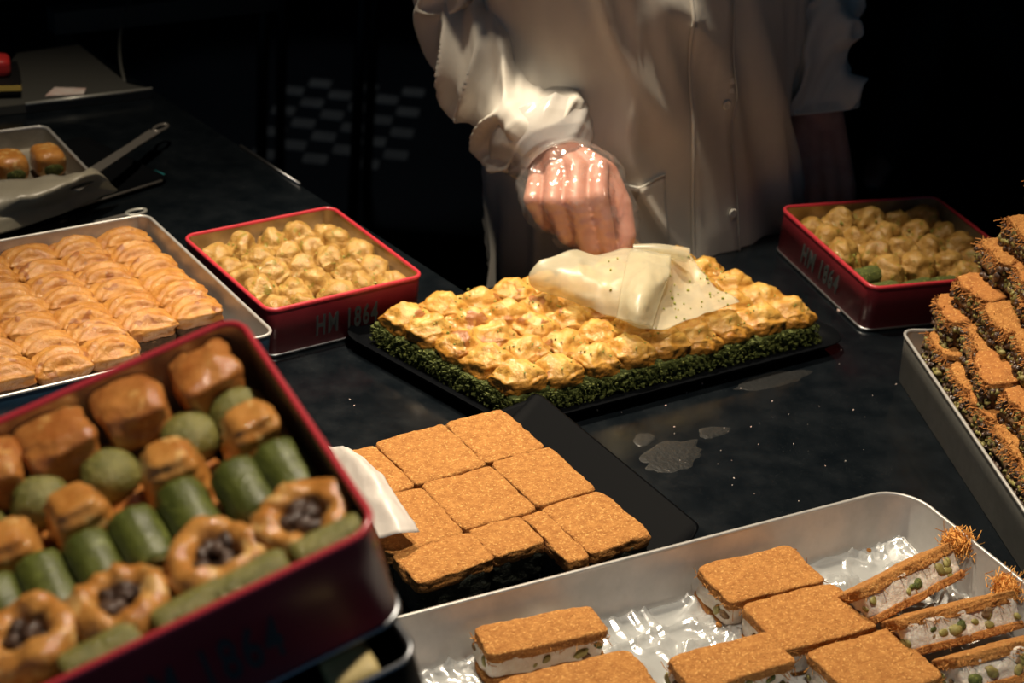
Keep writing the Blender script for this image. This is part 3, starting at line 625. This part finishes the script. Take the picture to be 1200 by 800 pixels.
for s in range(3):
    V, Fc = ball((0, 0, .013), .0155, 8, (1, 1, .85)); V = V+(.0008*fbm(V+s, 160, 3, s))[:, None]; ballp.append([(None, mkmesh('green_ball', V, Fc, 'sarma_pale'))])
nestp = []
for s in range(4):
    tor = []
    for i in range(41):
        a = 2*math.pi*i/40; ring = []
        for b in np.linspace(0, 2*math.pi, 16, endpoint=False):
            R_ = .0168*(1+.06*math.sin(3*a+s)); rr = .0078*(1+.12*math.sin(5*a+s)); ring.append((math.cos(a)*(R_+rr*math.cos(b)), math.sin(a)*(R_+rr*math.cos(b))*1.0, .012+rr*1.25*math.sin(b)))
        tor.append(np.array(ring))
    V, Fc = loft(tor); nr = fbm(V+s, 130, 3, s+4); V = V*(1+.07*nr[:, None])+np.c_[0*nr, 0*nr, .0012*np.sin(V[:, 0]*500+V[:, 1]*400)]
    ring = mkmesh('pastry_ring', V, Fc, 'pastry_orange')
    ws = [ball((rng.uniform(-.0085, .0085), rng.uniform(-.0085, .0085), .015+rng.uniform(-.003, .003)), .0042*rng.uniform(.7, 1.2), 4, (1.2, .9, .8)) for _ in range(15)]
    V, Fc = join(ws); V = V+(.0008*fbm(V, 500, 2, s))[:, None]; wn = mkmesh('walnut_filling', V, Fc, 'walnut_dark')
    fl = mkmesh('pastry_floor', *ball((0, 0, .009), .012, 6, (1, 1, .5)), 'choc_nut')
    nestp.append([('pastry_ring', ring), ('walnut_filling', wn), ('pastry_floor', fl)])
def put1(name, parts, px, py, ztop_, h, yaw, label, cat, scale=1, rx=0, ry=0):
    p = local1(px, py, ztop_-h*.45); m_ = .0225; p[0] = min(p[0], W1/2-m_); p[1] = min(max(p[1], -D1/2+m_), D1/2-m_); return place(name, parts, MW1 @ T(p[0], p[1], ztop_-h) @ RZ(yaw) @ RX(rx) @ RY(ry) @ Matrix.Scale(scale, 4), label, cat, GB)
for i, (px, py) in enumerate(((243, 448), (156, 484), (68, 520), (-12, 556))):
    put1('baklava_square', sqb[i % 4], px, py, .054, .034, .05*(-1)**i, 'glossy brown baklava square along the back wall of the tipped tin', 'baklava', 1.0, -.12)
for i, (px, py) in enumerate(((282, 480), (221, 512), (128, 556), (46, 585), (-30, 620))):
    put1('green_ball', ballp[i % 3], px, py, .048, .026, i, 'pale green pistachio ball between the parcels in the tipped tin', 'sweet', 1.0)
for i, (px, py) in enumerate(((300, 508), (203, 553), (94, 607), (12, 648))):
    put1('pastry_parcel', prismp[i], px, py, .056, .032, .1*(-1)**i, 'glazed orange pastry parcel standing in the middle row of the tipped tin', 'pastry', 1.0)
for i, (px, py) in enumerate(((336, 556), (288, 578), (222, 603), (167, 636), (113, 664), (57, 690), (4, 716))):
    p = local1(px, py, .042); 
    place('green_roll', green_rolls[i % 3], MW1 @ T(p[0], p[1], .040) @ RZ(math.radians(-88)) @ RY(.25), 'dark green pistachio roll in the tipped red tin', 'pastry roll', GB)
for i, (px, py) in enumerate(((356, 612), (250, 658), (141, 714), (38, 752))):
    put1('walnut_nest', nestp[i], px, py, .057, .022, i*1.3, 'round pastry nest filled with dark walnut in the tipped tin', 'pastry nest', 1.0, .12)
for i, (px, py) in enumerate(((384, 634), (292, 678), (222, 708), (120, 770))):
    p = local1(px, py, .047); place('green_roll', roll_things('sarma_pale', .036, .0115, 50+i, 1)[0], MW1 @ T(p[0], -D1/2+.0145, .046) @ RZ(.05), 'pale green roll lying along the front wall of the tipped tin', 'pastry roll', GB)
lowm = mkmesh('lower_baklava', *puff(300, .034, .034, .024, 6, 6, .1, .001, 90), 'pastry_brown')
for i in range(5):
    for j in range(5):
        o = link('lower_baklava', lowm, None, MW1 @ T(-.074+i*.037, -.070+j*.035, .0022)); tag(o, 'brown baklava square in the bottom layer of the tipped tin', 'baklava', 'bottom layer in the tipped tin')
# ------------------------------------------------------------------ papers
def sheet(rows, nu=40, nv=24, amp=.0015, freq=40, seed=0, t=.0002):     # rows of (px, py, z): across u, down v
    R_ = np.array([[G(x, y, z) for x, y, z in row] for row in rows])
    a = np.array([spline(r, nu) for r in R_]); b = np.array([spline(a[:, i], nv) for i in range(nu)])
    P = b.reshape(-1, 3); P = P+np.c_[0*P[:, 0], 0*P[:, 0], amp*(ridge(P, freq, 2, seed)-.3)]
    return thicken(P, grid_faces(nu, nv), nu, nv, t)
pr = root('parchment_sheet', Matrix.Identity(4), 'crumpled translucent parchment sheet pinched by the gloved hand over the baklava', 'paper')
part('sheet', *sheet([[(632, 308, .080), (662, 296, .088), (704, 297, .082), (742, 291, .084), (802, 298, .074), (816, 318, .060)],
                      [(620, 322, .070), (662, 318, .082), (708, 326, .080), (752, 322, .086), (806, 318, .066), (840, 336, .063)],
                      [(622, 334, .060), (662, 338, .070), (706, 350, .068), (758, 356, .074), (800, 352, .058), (866, 354, .061)],
                      [(632, 342, .053), (668, 354, .055), (712, 371, .055), (768, 389, .054), (804, 377, .059), (850, 362, .059)]], 72, 44, .0045, 30, 2), 'parchment', pr)
part('folded_flap', *sheet([[(738, 293, .088), (760, 295, .092), (786, 300, .088)], [(730, 325, .088), (756, 326, .094), (785, 322, .088)], [(726, 350, .080), (752, 356, .086), (778, 340, .080)], [(722, 372, .066), (745, 380, .070), (764, 384, .064)]], 26, 26, .002, 60, 5), 'parchment', pr)
rp = [G(742, 292, .088), G(772, 293, .090), G(806, 299, .086)]
part('rolled_edge', *tube(spline(rp, 12), np.linspace(.005, .0075, 12), 12, False), 'parchment', pr)
shv = np.array([v.co[:] for v in [c for c in pr.children if c.name.startswith('sheet')][0].data.vertices])[:72*44].reshape(72, 44, 3); V0, F0 = cube_grid(1); sp_ = []
for _ in range(60):
    i_, j_ = int(rng.integers(30, 71)), int(rng.integers(4, 43)); sp_.append((V0*rng.uniform(.0004, .0014)*rng.uniform(.6, 1.2, 3)+shv[i_, j_]+np.array([0, -.0003, .0009]), F0))
V, Fc = join(sp_); part('pistachio_specks', V, Fc, 'pistachio_bright', pr, False)['kind'] = 'stuff'
V, Fc = sheet([[(384, 522, .046), (398, 523, .052), (412, 527, .058)], [(400, 552, .050), (425, 545, .064), (447, 555, .062)], [(424, 592, .052), (450, 585, .062), (472, 594, .056)], [(444, 630, .048), (470, 626, .054), (492, 622, .050)]], 20, 26, .002, 60, 8)
tag(part('paper_sheet', V, Fc, 'white_paper'), 'white paper edge sticking up over the golden squares beside the tipped tin', 'paper')
V, Fc = sheet([[(-30, 214, .040), (40, 209, .044), (85, 204, .050), (104, 198, .050), (114, 199, .046)], [(-30, 238, .040), (40, 229, .046), (85, 215, .050), (110, 206, .050), (124, 209, .040)], [(-30, 262, .026), (40, 246, .026), (85, 230, .026), (114, 220, .026), (136, 222, .020)], [(-30, 282, .014), (40, 262, .013), (85, 247, .013), (116, 234, .013), (138, 226, .013)]], 44, 24, .004, 30, 3)
tag(part('wax_paper', V, Fc, 'wax_paper'), 'grey waxed paper spread over the front of the baking tray', 'paper')
# ------------------------------------------------------------------ far left of the counter
far_rolls = []
for k, (px, py) in enumerate(((56, 186), (12, 193), (-30, 200))):
    c = G(px, py, .028)
    V, Fc, C = lump(12, (.034, .045, .032), 3.5); nrm = C/np.linalg.norm(C, axis=1)[:, None]; V += nrm*(.0016*fbm(V+k, 110, 3, k))[:, None]
    r_ = root('filled_roll', T(c[0], c[1], .0265) @ RZ(A35), 'golden pastry roll with dark green filling in the worn baking tray', 'pastry roll', 'rolls in the baking tray')
    part('pastry_wrap', V, Fc, 'pastry_orange', r_); V, Fc = ball((0, -.0195, -.003), .0105, 6, (1.1, .5, .85)); V = V+(.001*fbm(V, 400, 2, 3))[:, None]; part('pistachio_filling', V, Fc, 'pistachio', r_)
f0, f1 = G(-40, 284, .004), G(200, 210, .004); dv = (f1-f0); Lp = np.linalg.norm(dv); yw = math.atan2(dv[1], dv[0]); mid = (f0+f1)/2; nn = np.array([-math.sin(yw), math.cos(yw), 0])
o = root('black_platter', frame(tuple((mid+nn*.08)[:2])+(.0005,), yw), 'flat black platter under the worn baking tray', 'plate')
part('dish', *loft([rrect(Lp-.01, .15, .012, 0), rrect(Lp, .16, .014, .005), rrect(Lp-.003, .157, .013, .0055), rrect(Lp-.012, .148, .012, .002)], True, True), 'black_plastic', o)
part('rim_edge', *tube([(-Lp/2+.012, -.0795, .0045), (Lp/2-.012, -.0795, .0045)], .0016, 6), 'spatula_metal', o)
g_ = G(184, 203, .003); tag(part('painted_glint', *box(-.0035, .0035, -.009, .009, 0, .0008), 'teal_glint', smooth=False, mw=T(g_[0], g_[1], .003) @ RZ(1.0)), 'small painted teal glint on the black platter beside the spatula', 'glint')  # teal slip that puts a glint on the platter into colour
s0, s1 = G(106, 203, .0385), G(199, 143, .022); dv = s1-s0; Ls = np.linalg.norm(dv); yw2 = math.atan2(dv[1], dv[0]); pt = math.asin(dv[2]/Ls)
o = root('spatula', Matrix.Translation(Vector(s0)) @ RZ(yw2) @ RY(-pt), 'grey metal spatula with slotted handle resting on the baking tray', 'spatula')
part('handle', *loft([np.array([(x, -wd, -.0012), (x, wd, -.0012), (x, wd, .0012), (x, -wd, .0012)]) for x, wd in ((-.01, .005), (0, .0075), (Ls*.5, .0062), (Ls*.80, .0075))], True, True), 'spatula_metal', o, False)
part('hanging_loop', *tube([(Ls*.80+.0155*(1+math.cos(a)), .0058*math.sin(a), 0) for a in np.linspace(0, 2*math.pi, 25)], .0022, 6, False), 'spatula_metal', o)
part('blade', *box(-.055, -.008, -.014, .014, -.0012, .0), 'spatula_metal', o, False)
t0, t1 = G(112, 262, .010), G(163, 247, .012); dv = t1-t0; yw3 = math.atan2(dv[1], dv[0]); Lt = np.linalg.norm(dv)
o = root('cake_server', frame(tuple(t0), yw3), 'thin metal cake server lying behind the blue tray', 'server')
part('handle', *box(0, Lt*.7, -.003, .003, 0, .002), 'spatula_metal', o, False); part('handle_end', *tube([(Lt*.7+.012*(1+math.cos(a)), .006*math.sin(a), .001) for a in np.linspace(0, 2*math.pi, 21)], .002, 6, False), 'alu_dull', o)
bp_ = [G(x, y, .012)[:2] for x, y in ((20, 62), (92, 52), (150, 98), (178, 104), (30, 122), (-30, 128))]
o = root('grey_board', Matrix.Identity(4), 'dark grey board with a pale front edge on the far end of the counter', 'board')
part('board', *slab(bp_, .001, .012), 'board_grey', o, False)
e0, e1 = G(30, 122, .012), G(178, 104, .012); part('front_edge', *tube([e0, e1], .0022, 6), 'alu_dull', o)
cq = [G(x, y, .0125)[:2] for x, y in ((53, 113), (64, 103), (101, 104), (98, 111))]
tag(part('price_card', *slab(cq, .0125, .0135), 'card', smooth=False), 'small white and pink card lying on the grey board', 'card')
cy = math.radians(20)
for k, (z0, z1, lab) in enumerate(((.001, .017, 'lower dark carton with a yellow band in the small stack'), (.0172, .030, 'upper dark carton with a thin yellow band in the small stack'))):
    e = G(27, 111, z0); c = e-R3(cy)@np.array([.06, -.04, 0]); h_ = z1-z0
    V, Fc, C = lump(3, (.12, .08, h_), 30); V[:, 2] += h_/2; o = part('carton', V, Fc, 'panel_black', smooth=False, mw=T(c[0], c[1], z0) @ RZ(cy)); tag(o, lab, 'carton', 'small stack of cartons')
    part('yellow_band', *box(-.060, .0585, -.0412, -.0402, h_*.45, h_*.95), 'yellow_card', o, False)
e = G(-12, 86, .0305); V, Fc, C = lump(6, (.05, .035, .022), 6); V[:, 2] += .011; tag(part('red_packet', V, Fc, 'red_pack', mw=T(e[0], e[1], .0305) @ RZ(cy)), 'bright red packet on top of the small carton stack', 'packet')
b0 = G(65, 42, 0); tag(part('shelf_rail', *box(0, .34, 0, .03, .0005, .032), 'board_grey', smooth=False, mw=frame((b0[0], b0[1], 0), math.radians(36))), 'dark grey rail along the back of the far counter', 'rail')
cp = [D(170, -12, 2.52), D(150, 4, 2.47), D(141, 40, 2.40), D(141, 72, 2.33), G(146, 96, .004)]
tag(part('cable', *tube(spline(cp, 24), .0024, 8), 'cable'), 'thin grey cable hanging down behind the grey board', 'cable')
# table legs behind the left counter
tb = root('cafe_table', T(-.42, 3.62, -.9), 'dark cafe table with slim legs standing behind the counter', 'table')
part('table_top', *loft([rrect(.60, .60, .02, z, 4) for z in (.73, .75)], True, True), 'panel_black', tb)
for (x, y) in ((-.19, -.02), (.025, -.02), (-.19, .25), (.025, .25)): part('leg', *tube([(x, y, 0), (x, y, .73)], .013, 8), 'panel_black', tb)
# ------------------------------------------------------------------ crumbs and sticky flecks on the bare counter
fl = []; V0, F0 = cube_grid(1)
for px, py, s in ((832, 443, 1), (823, 449, 1.2), (948, 407, 1), (868, 455, .8), (780, 475, 1), (1072, 372, 1), (850, 430, .8), (915, 420, 1), (972, 384, 2.2), (983, 364, 2.4), (700, 480, 1), (905, 470, .8), (880, 500, .8), (790, 500, .8), (930, 520, .7), (860, 560, .8), (410, 468, .8), (415, 475, .8), (1050, 450, .8), (1000, 480, .8)):
    c = G(px, py, .0006); fl.append((V0*np.array([.0005, .0009, .0004])*s@R3(px)+c, F0))
for k in range(40):
    c = G(rng.uniform(700, 1040), rng.uniform(400, 600), .0004); fl.append((V0*.0003*rng.uniform(.5, 1.4)+c, F0))
V, Fc = join(fl); tag(part('counter_flecks', V, Fc, 'card', smooth=False), 'tiny pale crumbs and sugar flecks on the bare black counter', 'crumbs', kind='stuff')

for k, (px, py, a_, b_, yw_) in enumerate(((785, 534, .034, .020, .9), (836, 506, .016, .009, .5), (905, 446, .045, .012, .6), (755, 515, .012, .008, 1.2))):
    c = G(px, py, 0); n_ = 40; ang = np.linspace(0, 2*math.pi, n_, endpoint=False); base = np.c_[np.cos(ang), np.sin(ang), 0*ang]; rad = 1+.45*fbm(base*1.0+k*3, 1.6, 3, k)
    V, Fc = loft([np.c_[np.cos(ang)*rad*a_*q, np.sin(ang)*rad*b_*q, np.full(n_, z)] for q, z in ((1, .0002), (.93, .0005), (.6, .0006), (.2, .0006))], False, True)
    tag(part('syrup_smear', V, Fc, 'syrup', mw=T(c[0], c[1], .0002) @ RZ(yw_)), 'dried pale syrup smear on the bare black counter', 'smear', 'syrup smears on the counter')
# ------------------------------------------------------------------ the seller
UA = np.array([math.cos(A35), math.sin(A35), 0]); FD = np.array([math.sin(A35), -math.cos(A35), 0])
def ctr(z): return np.array([.140-.13*z, 1.852+.05*z, z])
ZK = [-.58, -.3, -.05, .12, .35, .47, .55, .60]; HWK = [.215, .205, .190, .183, .190, .195, .13, .07]; HDK = [.155, .145, .130, .122, .125, .12, .09, .062]
def coat_pt(th, z, off=0.0):
    hw, hd = np.interp(z, ZK, HWK), np.interp(z, ZK, HDK)
    q = np.array([[math.cos(th)*1.5+z*2.0, math.sin(th)*1.5-z*1.2, z*3.0+math.cos(th)]])
    d = .016*float(np.clip(ridge(q, 1.5, 2, 31), 0, 1)[0])**2+.006*float(fbm(q, 3.0, 2, 12)[0])+off
    sx, sy = math.cos(th), math.sin(th); sx = math.copysign(abs(sx)**.85, sx); sy = math.copysign(abs(sy)**.85, sy)
    return ctr(z)+UA*(hw+d)*sx+FD*(hd+d)*sy
SR, EL, WR = np.array([-.075, 1.775, .49]), D(556, 8, 1.94), D(642, 172, 1.815)
SL = ctr(.49)+UA*.185; EL2, WR2 = D(944, -40, 2.10), D(957, 128, 2.10)
MCP = [D(630, 206, 1.790), D(652, 202, 1.780), D(676, 199, 1.778), D(700, 196, 1.784)]
PIP = [D(624, 234, 1.762), D(648, 236, 1.752), D(674, 236, 1.750), D(701, 230, 1.756)]
DIP = [D(639, 260, 1.775), D(663, 275, 1.768), D(689, 289, 1.766), D(713, 292, 1.768)]
TIP = [D(652, 267, 1.790), D(677, 285, 1.784), D(703, 301, 1.780), D(722, 305, 1.778)]
RF = [(.0105, .0098, .0088, .0075), (.0115, .0108, .0095, .0080), (.0120, .0112, .0100, .0082), (.0118, .0110, .0098, .0080)]
TH = [D(672, 192, 1.810), D(707, 205, 1.800), D(726, 240, 1.790), D(733, 276, 1.784), D(728, 298, 1.782)]; RT = (.018, .0165, .0135, .0115, .009)
def right_hand(g=0.0):
    ps = []
    for a, b, c, d, r in zip(MCP, PIP, DIP, TIP, RF):
        ps += chain([a, b, c, d], [x+g for x in r]); ps += chain([WR, WR*.45+a*.55, a], [.021+g, .016+g, r[0]+.001+g])
    ps += chain(TH, [x+g for x in RT]); ps += chain([WR, TH[1]], [.021+g, .0165+g])
    return ps
def left_hand():
    d = D(966, 222, 2.08)-WR2; d /= np.linalg.norm(d); side = _r*.9+np.array([0, .2, 0]); side = side-d*side.dot(d); side /= np.linalg.norm(side); ps = []
    for k, (o_, L, r) in enumerate(((-.030, .060, .0085), (-.010, .078, .0095), (.010, .084, .0098), (.029, .076, .0095))):
        m = WR2+d*.095+side*o_; bend = np.cross(d, side)*(-.012)
        ps += chain([WR2+side*o_*.5, m, m+d*L*.5+bend*.4, m+d*L+bend*1.6], [.018, r+.002, r, r*.8])
    ps += chain([WR2+d*.02-side*.02, WR2+d*.07-side*.052, WR2+d*.115-side*.058], [.016, .0125, .009]); return ps
arm_r = chain([EL, WR], [.036, .026]); arm_l = chain([EL2, WR2, WR2+(WR2-EL2)*.06], [.036, .026, .025])
core = []
hipc = ctr(-.08); neck = ctr(.60); hd_c = neck+np.array([.02, -.035, .15])
core += [ball(ctr(z), 1, 6, (.15, .11, .10)) for z in (-.08, .05, .18, .31)]+chain([ctr(.44)-UA*.13, ctr(.44)+UA*.13], [.075, .075])+chain([ctr(.48), neck+np.array([.01, -.015, .06])], [.06, .055])
core += chain([SR, EL], [.05, .038])+chain([SL, EL2], [.05, .038])
for s in (-1, 1): core += chain([hipc+UA*.09*s, np.r_[(hipc+UA*.10*s)[:2], -.46], np.r_[(hipc+UA*.10*s-FD*.02)[:2], -.84]], [.085, .056, .040])+chain([np.r_[(hipc+UA*.10*s-FD*.03)[:2], -.865], np.r_[(hipc+UA*.11*s+FD*.13)[:2], -.875]], [.034, .024])
head = [ball(hd_c+np.array([0, 0, .015]), .1, 8, (.78, .95, 1.08)), ball(hd_c+FD*.02-np.array([0, 0, .055]), .062, 6, (.9, 1, .95))]
head += chain([hd_c+FD*.094+np.array([0, 0, .01]), hd_c+FD*.112-np.array([0, 0, .022])], [.009, .013])          # nose
head += [ball(hd_c+UA*.078*s-np.array([0, 0, .005]), .026, 5, (.4, .7, 1.1)) for s in (-1, 1)]                # ears
head += chain([hd_c+FD*.088-UA*.02-np.array([0, 0, .058]), hd_c+FD*.088+UA*.02-np.array([0, 0, .058])], [.008, .008])   # lips
head += chain([hd_c+FD*.09-UA*.04+np.array([0, 0, .032]), hd_c+FD*.09+UA*.04+np.array([0, 0, .032])], [.009, .009])     # brow
head += chain([neck-np.array([0, 0, .04]), hd_c], [.055, .05])
pieces = []
for ps, vx in ((core, .009), (head, .005), (arm_l+left_hand(), .0035), (arm_r+right_hand(), .0022)):
    me = remeshed('tmpm', ps, vx, None, 3); pieces.append(mesh_np(me)); bpy.data.meshes.remove(me)
V, Fc = join(pieces)
seller = part('person', V, Fc, 'skin'); tag(seller, 'person in a white work coat pinching paper with a gloved hand over the baklava', 'person')
for s in (-1, 1):
    e = part('eye', *ball(hd_c+FD*.083+UA*.032*s+np.array([0, 0, .012]), .013, 6), 'eye', seller)
    part('pupil', *ball(hd_c+FD*.0945+UA*.032*s+np.array([0, 0, .011]), .0045, 4), 'hair', e)
V, Fc = ball(hd_c+np.array([0, 0, .03])-FD*.012, .108, 14, (.82, .96, 1.05)); keep = [q for q in Fc if np.mean([(V[i]-hd_c)[2]+.9*(V[i]-hd_c).dot(-FD) for i in q]) > .035]; part('hair', V, keep, 'hair', seller)
# coat
nt, nz = 128, 110; th = np.linspace(0, 2*math.pi, nt, endpoint=False); zs = np.linspace(-.58, .60, nz)
rings = []
for z in zs:
    hw, hd = np.interp(z, ZK, HWK), np.interp(z, ZK, HDK); ct, sn = np.cos(th), np.sin(th)
    q = np.c_[ct*1.5+z*2.0, sn*1.5-z*1.2, z*3.0+ct]; d = .016*np.clip(ridge(q, 1.5, 2, 31), 0, 1)**2+.006*fbm(q, 3.0, 2, 12)
    cx = np.sign(ct)*np.abs(ct)**.85*(hw+d); cyy = np.sign(sn)*np.abs(sn)**.85*(hd+d); c = ctr(z)
    rings.append(c[None]+UA[None]*cx[:, None]+FD[None]*cyy[:, None])
coat = part('coat', *loft(rings), 'coat_cloth', seller)
def strip(fn, n, m, t=.0012):                # ribbon lying on the coat
    P = np.array([fn(i/(n-1), j/(m-1)) for i in range(n) for j in range(m)]); return thicken(P, grid_faces(n, m), n, m, -t)
part('placket', *strip(lambda a, b: coat_pt(math.radians(90+(b-.5)*13+1.5), -.5+a*1.0, .0022), 90, 6), 'coat_cloth', coat)
for dth in (-4.6, 7.4): part('seam', *tube([coat_pt(math.radians(90+dth), z, .0042) for z in np.linspace(-.5, .5, 90)], .0007, 5), 'thread', coat)
for z in (-.35, -.22, -.09, .045, .165, .30, .42):
    p = coat_pt(math.radians(87.5), z, .006); n_ = FD
    Rm = Vector(n_).to_track_quat('Z', 'Y').to_matrix().to_4x4(); part('button', *loft([rrect(2*r_, 2*r_, r_-1e-5, zz, 4) for r_, zz in ((.0052, -.001), (.0058, .0008), (.0048, .0018), (.003, .0013))], True, True), 'button', coat, mw=Matrix.Translation(Vector(p)) @ Rm)
part('pocket', *strip(lambda a, b: coat_pt(math.radians(106+a*30), -.07+b*.165-.010*math.sin(a*math.pi), .0024), 24, 20, .001), 'coat_cloth', coat)
part('pocket_hem', *tube([coat_pt(math.radians(106+a*30), .095-.010*math.sin(a*math.pi), .0046) for a in np.linspace(0, 1, 24)], .0009, 5), 'button', coat)
def sleeve(pts, rad, seed, nr=220, n=150, amp=.019):
    C_ = spline(pts, nr); R_ = np.interp(np.linspace(0, 1, nr), np.linspace(0, 1, len(rad)), rad); seg = np.r_[0, np.cumsum(np.linalg.norm(np.diff(C_, axis=0), axis=1))]
    rings = []; up = np.array([0, 1.0, .2])
    a_ = np.linspace(0, 2*math.pi, n, endpoint=False)
    for i in range(nr):
        t = C_[min(i+1, nr-1)]-C_[max(i-1, 0)]; t /= np.linalg.norm(t); x = np.cross(up, t); x /= np.linalg.norm(x); y = np.cross(t, x); up = y
        q = np.c_[np.cos(a_)*.75, np.sin(a_)*.75, np.full(n, seg[i]*30)+1.2*np.sin(a_+seg[i]*9)]
        rg = 1.08-2*np.sqrt(fbm(q, 1.0, 1, seed)**2+.005); d = amp*(np.clip(rg, 0, 1)**3*1.35-.4)+amp*.3*fbm(q, 2.3, 2, seed+4)
        fade = min(1, (nr-1-i)/6)
        rings.append(C_[i]+(R_[i]+d*(.25+.75*fade))[:, None]*(np.cos(a_)[:, None]*x+np.sin(a_)[:, None]*y))
    inn = rings[-1]*.94+.06*C_[-1]; inn2 = rings[-6]*.9+.1*C_[-6]
    return loft(rings+[inn, inn2], True)
part('sleeve', *sleeve([SR+UA*.08+np.array([0, 0, .030]), SR+np.array([0, 0, .012]), SR*.5+EL*.5+np.array([-.012, 0, 0]), EL, EL*.5+WR*.5+np.array([-.010, -.004, -.004]), WR+(WR-EL)*.02-_u*.003-_r*.003], [.055, .078, .068, .058, .058, .046], 3), 'coat_cloth', coat)
part('sleeve', *sleeve([SL-UA*.08+np.array([0, 0, .030]), SL+np.array([0, 0, .012]), SL*.5+EL2*.5, EL2, EL2*.5+WR2*.5, WR2+(WR2-EL2)*.02], [.055, .078, .065, .056, .052, .046], 8), 'coat_cloth', coat)
# trousers and shoes
tr = []
for s in (-1, 1): tr += chain([hipc+UA*.09*s, np.r_[(hipc+UA*.10*s)[:2], -.46], np.r_[(hipc+UA*.10*s-FD*.02)[:2], -.80]], [.10, .078, .068])
me = remeshed('trousers', tr, .01, 'dark_cloth', 3); link('trousers', me, seller)
for s in (-1, 1):
    b0_ = np.r_[(hipc+UA*.10*s-FD*.035)[:2], -.86]; b1_ = np.r_[(hipc+UA*.11*s+FD*.14)[:2], -.868]
    me = remeshed('shoe', chain([b0_, b1_], [.040, .032]), .006, 'shoe', 3); V, Fc = mesh_np(me); V[:, 2] = np.maximum(V[:, 2], -.8995); bpy.data.meshes.remove(me); part('shoe', V, Fc, 'shoe', seller)
# thin plastic glove: loose shell over the hand with a crinkled cuff
me = remeshed('glove', right_hand(.0032)+chain([MCP[3]*.5+PIP[3]*.5, TH[2]], [.015, .015])+chain([MCP[0]*.8+WR*.2-_r*.012, PIP[0]-_r*.007+_u*.004], [.010, .008]), .0026, 'glove', 6)
V, Fc = mesh_np(me); bpy.data.meshes.remove(me); cn = V.mean(0); nr_ = (V-cn); nr_ /= np.linalg.norm(nr_, axis=1)[:, None]
V = V+nr_*(.0036*np.clip(ridge(V*np.array([1.0, 1, 1.6]), 48, 2, 5), 0, 1)**2+.0014*ridge(V, 110, 1, 9))[:, None]
axd = (WR-EL)/np.linalg.norm(WR-EL); keepf = [q for q in Fc if np.mean([(V[i]-WR).dot(axd) for i in q]) > -.004]
gl = part('glove', V, keepf, 'glove', seller); gl['label'] = 'clear crinkled plastic glove'
Vc, Fcc = sleeve([WR-axd*.022, WR-axd*.006, WR+axd*.010, WR+axd*.026], [.056, .053, .047, .037], 21, 50, 80, .005); part('glove_cuff', Vc, Fcc, 'glove_cuff', gl)
# ------------------------------------------------------------------ passer-by in dark clothes on the floor behind
K1, A1_ = atY(1098, -20, 4.35), atY(1030, 205, 4.30); K2, A2_ = atY(1128, -10, 4.45), atY(1225, 120, 4.60)
for a_, z_ in ((A1_, -.84),): a_[2] = max(a_[2], z_)
HP = np.array([1.12, 4.42, -.02]); tp_ = np.array([1.10, 4.40, .50])
ps = [ball(HP+np.array([0, 0, z]), 1, 6, (.16, .11, .12)) for z in (0, .14, .28)]+chain([tp_-np.array([.15, 0, 0]), tp_+np.array([.15, 0, 0])], [.075, .075])+chain([tp_, tp_+np.array([0, 0, .12])], [.055, .05])
ps += [ball(tp_+np.array([0, -.02, .22]), .1, 7, (.8, .95, 1.15)), ball(tp_+np.array([0, -.115, .205]), .014, 4)]
for s, hnd in ((-1, (.86, 4.25, -.05)), (1, (1.40, 4.55, -.05))):
    sh = tp_+np.array([.19*s, 0, -.01]); el = (sh+np.array(hnd))/2+np.array([.03*s, .05, 0]); ps += chain([sh, el, hnd], [.05, .04, .028]); h0 = np.array(hnd)
    for k in range(4): ps += chain([h0, h0+np.array([-.02+.014*k, -.01, -.10]), h0+np.array([-.022+.015*k, -.025, -.17])], [.022, .011, .008])
    ps += chain([h0, h0+np.array([.03*s*-1, -.03, -.09])], [.02, .01])
legs = chain([HP+np.array([-.07, 0, -.04]), K1, A1_], [.088, .058, .042])+chain([HP+np.array([.08, 0, -.04]), K2, A2_], [.088, .058, .042])
ft = chain([A1_-np.array([0, -.02, .03]), A1_+np.array([-.05, -.16, -.035])], [.038, .03])+chain([A2_, A2_+np.array([-.04, -.14, -.06])], [.038, .03])
V, Fc = mesh_np(remeshed('p', ps+legs+ft, .010, None, 3)); V[:, 2] = np.maximum(V[:, 2], -.899)
wk = part('person', V, Fc, 'skin'); tag(wk, 'person in dark trousers walking past in the unlit background', 'person')
link('trousers', remeshed('trousers', [ball(HP, 1, 6, (.18, .13, .12))]+chain([HP+np.array([-.07, 0, -.04]), K1, A1_], [.10, .075, .062])+chain([HP+np.array([.08, 0, -.04]), K2, A2_], [.10, .075, .062]), .012, 'dark_cloth', 3), wk)
link('jacket', remeshed('jacket', [ball(HP+np.array([0, 0, z]), 1, 6, (.20, .15, .14)) for z in (.05, .17, .30)]+chain([tp_-np.array([.16, 0, 0]), tp_+np.array([.16, 0, 0])], [.095, .095])+sum([chain([tp_+np.array([.19*s, 0, -.01]), (tp_+np.array([.19*s, 0, -.01])+np.array(h))/2+np.array([.03*s, .05, 0]), np.array(h)], [.068, .058, .045]) for s, h in ((-1, (.86, 4.25, -.05)), (1, (1.40, 4.55, -.05)))], []), .014, 'dark_cloth', 3), wk)
for k in range(2): V, Fc = mesh_np(remeshed('s', [(v, f) for v, f in (ft[k:k+1])], .008, 'shoe', 3)); V[:, 2] = np.maximum(V[:, 2]-.004, -.8995); part('shoe', V, Fc, 'shoe', wk)
V, Fc = ball(tp_+np.array([0, .0, .25]), .105, 8, (.86, .98, 1.05)); part('hair', V, [q for q in Fc if np.mean([V[i][2]+.8*V[i][1] for i in q]) > (tp_[2]+.25+.8*tp_[1])], 'hair', wk)
